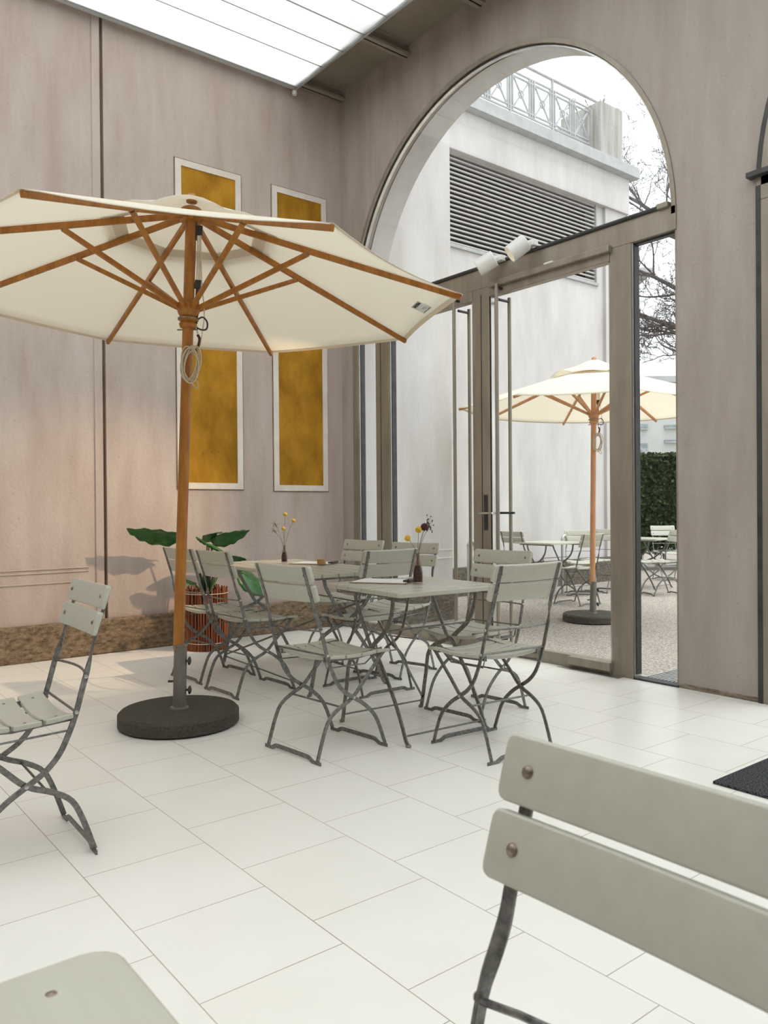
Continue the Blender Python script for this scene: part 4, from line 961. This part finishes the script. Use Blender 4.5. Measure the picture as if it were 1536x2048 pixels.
bottle('slim bottle holding three yellow button flowers and a dry spray on the long table', (2.965, 4.87, 0.7205), 2,
       [(0.010, 0.345, 'yellow', 0.0135, 0), (0.068, 0.300, 'yellow', 0.0135, 0.0), (-0.004, 0.245, 'yellow', 0.0125, -0.01), (-0.075, 0.235, 'spray', 0.01, 0.0), (-0.068, 0.285, 'spray', 0.01, 0.02)], 0.125, 0.022)
def clipboard(label, loc, rz, L=0.31, W=0.215):
    t = thing('menu_clipboard', label, 'clipboard', loc, rz, 'menu clipboards on the tables')
    MB().box((-L/2, -W/2, 0.0), (L/2, W/2, 0.004)).build('board', 'board', t, bevel=0.001)
    MB().box((-L/2+0.01, -W/2+0.006, 0.004), (L/2-0.012, W/2-0.006, 0.007)).build('menu_sheets', 'paper', t)
    cl = MB().box((L/2-0.035, -0.055, 0.006), (L/2-0.002, 0.055, 0.016)).build('clip', 'black', t, bevel=0.003)
    MB().tube([(L/2-0.005, -0.05, 0.016), (L/2-0.005, 0.05, 0.016)], 0.005, 8).build('clip_roll', 'black', cl, smooth=True)
clipboard('menu clipboard with white sheets lying beside the flowers on the near table', (2.590, 3.260, 0.7205), math.radians(-58))
clipboard('menu clipboard lying behind the small glass on the long table', (3.09, 4.66, 0.7205), math.radians(-60))
gl = thing('drinking_glass', 'small glass with a little milky coffee on the long table', 'glass', (3.022, 4.485, 0.7205))
MB().lathe([(0.0, 0.0), (0.028, 0.0), (0.030, 0.006), (0.036, 0.082), (0.0345, 0.082), (0.0285, 0.008), (0.0, 0.007)], (0,0,0), 24).build('tumbler', 'tumbler_glass', gl, smooth=True)
MB().lathe([(0.0, 0.0072), (0.0283, 0.0075), (0.0312, 0.042), (0.0, 0.042)], (0,0,0), 20).build('coffee', 'coffee', gl, smooth=True)
MB().tube([(0.0, 0.0, 0.015), tuple(Vector((R2.x, R2.y, 0))*0.075+Vector((0,0,0.135)))], 0.0018, 6).build('stirring_spoon', 'bright_steel', gl, smooth=True)

# ---------------------------------------------------------------- floor items
mt_ = MB().box((2.985, 0.2, 0.0), (4.2, 1.668, 0.012)).build('entrance_mat', 'mat', bevel=0.003); tag(mt_, 'charcoal grey entrance mat on the tiles at the right edge', 'mat')
fp = MB().add([(4.33, 3.06, 0.0), (4.40, 3.06, 0.0), (4.40, 3.5, 0.0), (4.34, 3.56, 0.0), (4.33, 3.06, 0.005), (4.40, 3.06, 0.005), (4.40, 3.5, 0.005), (4.34, 3.56, 0.005)], [(3,2,1,0),(4,5,6,7),(0,1,5,4),(1,2,6,5),(2,3,7,6),(3,0,4,7)]).build('door_plate', 'bright_steel', bevel=0.001)
tag(fp, 'flat metal plate on the tiles below the door closer box', 'floor plate')
gt = thing('door_grate', 'grooved metal foot grate on the ground just outside the narrow glass pane', 'grate', (4.86, 2.86, -0.044))
for k in range(15):
    MB().box((-0.33, -0.19+k*0.0265, 0.0), (0.16, -0.19+k*0.0265+0.014, 0.02)).build('grate_bar', 'bright_steel', gt)
MB().box((-0.34, -0.20, -0.0), (0.17, 0.22, 0.004)).box((-0.10, -0.2, -0.045), (0.17, 0.22, 0.0)).build('tray', 'socket', gt)
lf = MB(); nL = 8; vs = []
for i in range(nL+1):
    for j in range(5):
        u = i/nL; v = (j/4-0.5)*2; vs.append((0.05*(u-0.5), 0.030*v*math.sin(pi*max(.05, min(.95, u))), 0.012+0.03*abs(v)*math.sin(pi*u)+0.012*u))
lf.add(vs, [(i*5+j, i*5+j+1, i*5+j+6, i*5+j+5) for i in range(nL) for j in range(4)])
lo_ = lf.build('fallen_leaf', 'dry_leaf', smooth=True); lo_.location = (4.90, 2.92, -0.022); lo_.modifiers.new('thick', 'SOLIDIFY').thickness = 0.001
tag(lo_, 'curled dry brown leaf lying on the grate outside the glass', 'leaf')

# ---------------------------------------------------------------- outdoor furniture
ZG = -0.087
def gp(px, py, z=ZG):
    d = Fw+R2*((px-768)/F_PX)-U2*((py-1024)/F_PX); t_ = (z-1.11)/d.z; return Vector((d.x*t_, d.y*t_, 0))
TO = 'slatted folding tables on the gravel outside'
def outdoor_table(px, depth, lab, rz):
    p = at(px, depth); o = copy_tree(T1); o.location = (p.x, p.y, ZG); o.rotation_euler = (0, 0, math.radians(rz)); o['label'] = lab; o['group'] = TO; return p
outdoor_table(1098, 10.6, 'pale slatted table outside, left of the parasol pole, seen through the door', -3)
outdoor_table(1291, 11.6, 'pale slatted table outside in front of the hedge', 5)
outs = []
for px, depth, a, lab in (
 (1022, 10.75, 2, 'folding chair outside at the left end of the table behind the glass door'),
 (1186, 9.5, 88, 'folding chair outside with its back to the hall, next to the parasol pole'),
 (1158, 11.0, 222, 'folding chair outside facing the hall from beyond the table by the parasol pole'),
 (1216, 11.3, 190, 'folding chair outside between parasol pole and metal door post, its seat to the left'),
 (1324, 13.0, 236, 'folding chair outside facing the hall right before the hedge'),
 (1356, 10.7, 150, 'folding chair outside turned left, cut off by the hall pillar')):
    q = at(px, depth); outs.append((q.x+0.05*math.cos(math.radians(a)), q.y+0.05*math.sin(math.radians(a)), a, lab))
for i, (x, y, a, lab) in enumerate(outs): place_chair(1, (x, y, a, CH_OUT, lab, ZG))
# crook-shaped steel pipes by the wall outside
def crook(px, py, dist_y, label, h):
    d = Fw+R2*((px-768)/F_PX); t_ = dist_y/d.y; x = d.x*t_
    o = MB().tube(smooth_path([(0,0,0), (0,0,h-0.13), (0.0,0,h-0.06), (0.05,0,h-0.005), (0.10,0,h-0.06), (0.105,0,h-0.13)]), 0.018, 10).build('pipe_hook', 'bright_steel', smooth=True)
    o.location = (x, dist_y, ZG); tag(o, label, 'pipe', 'crook-topped pipes by the outer wall')
crook(1124, 1100, 7.0, 'crook-topped steel pipe by the far wall behind the outdoor table', 0.80)
crook(936, 1100, 6.9, 'crook-topped steel pipe seen just left of the door lever', 0.79)
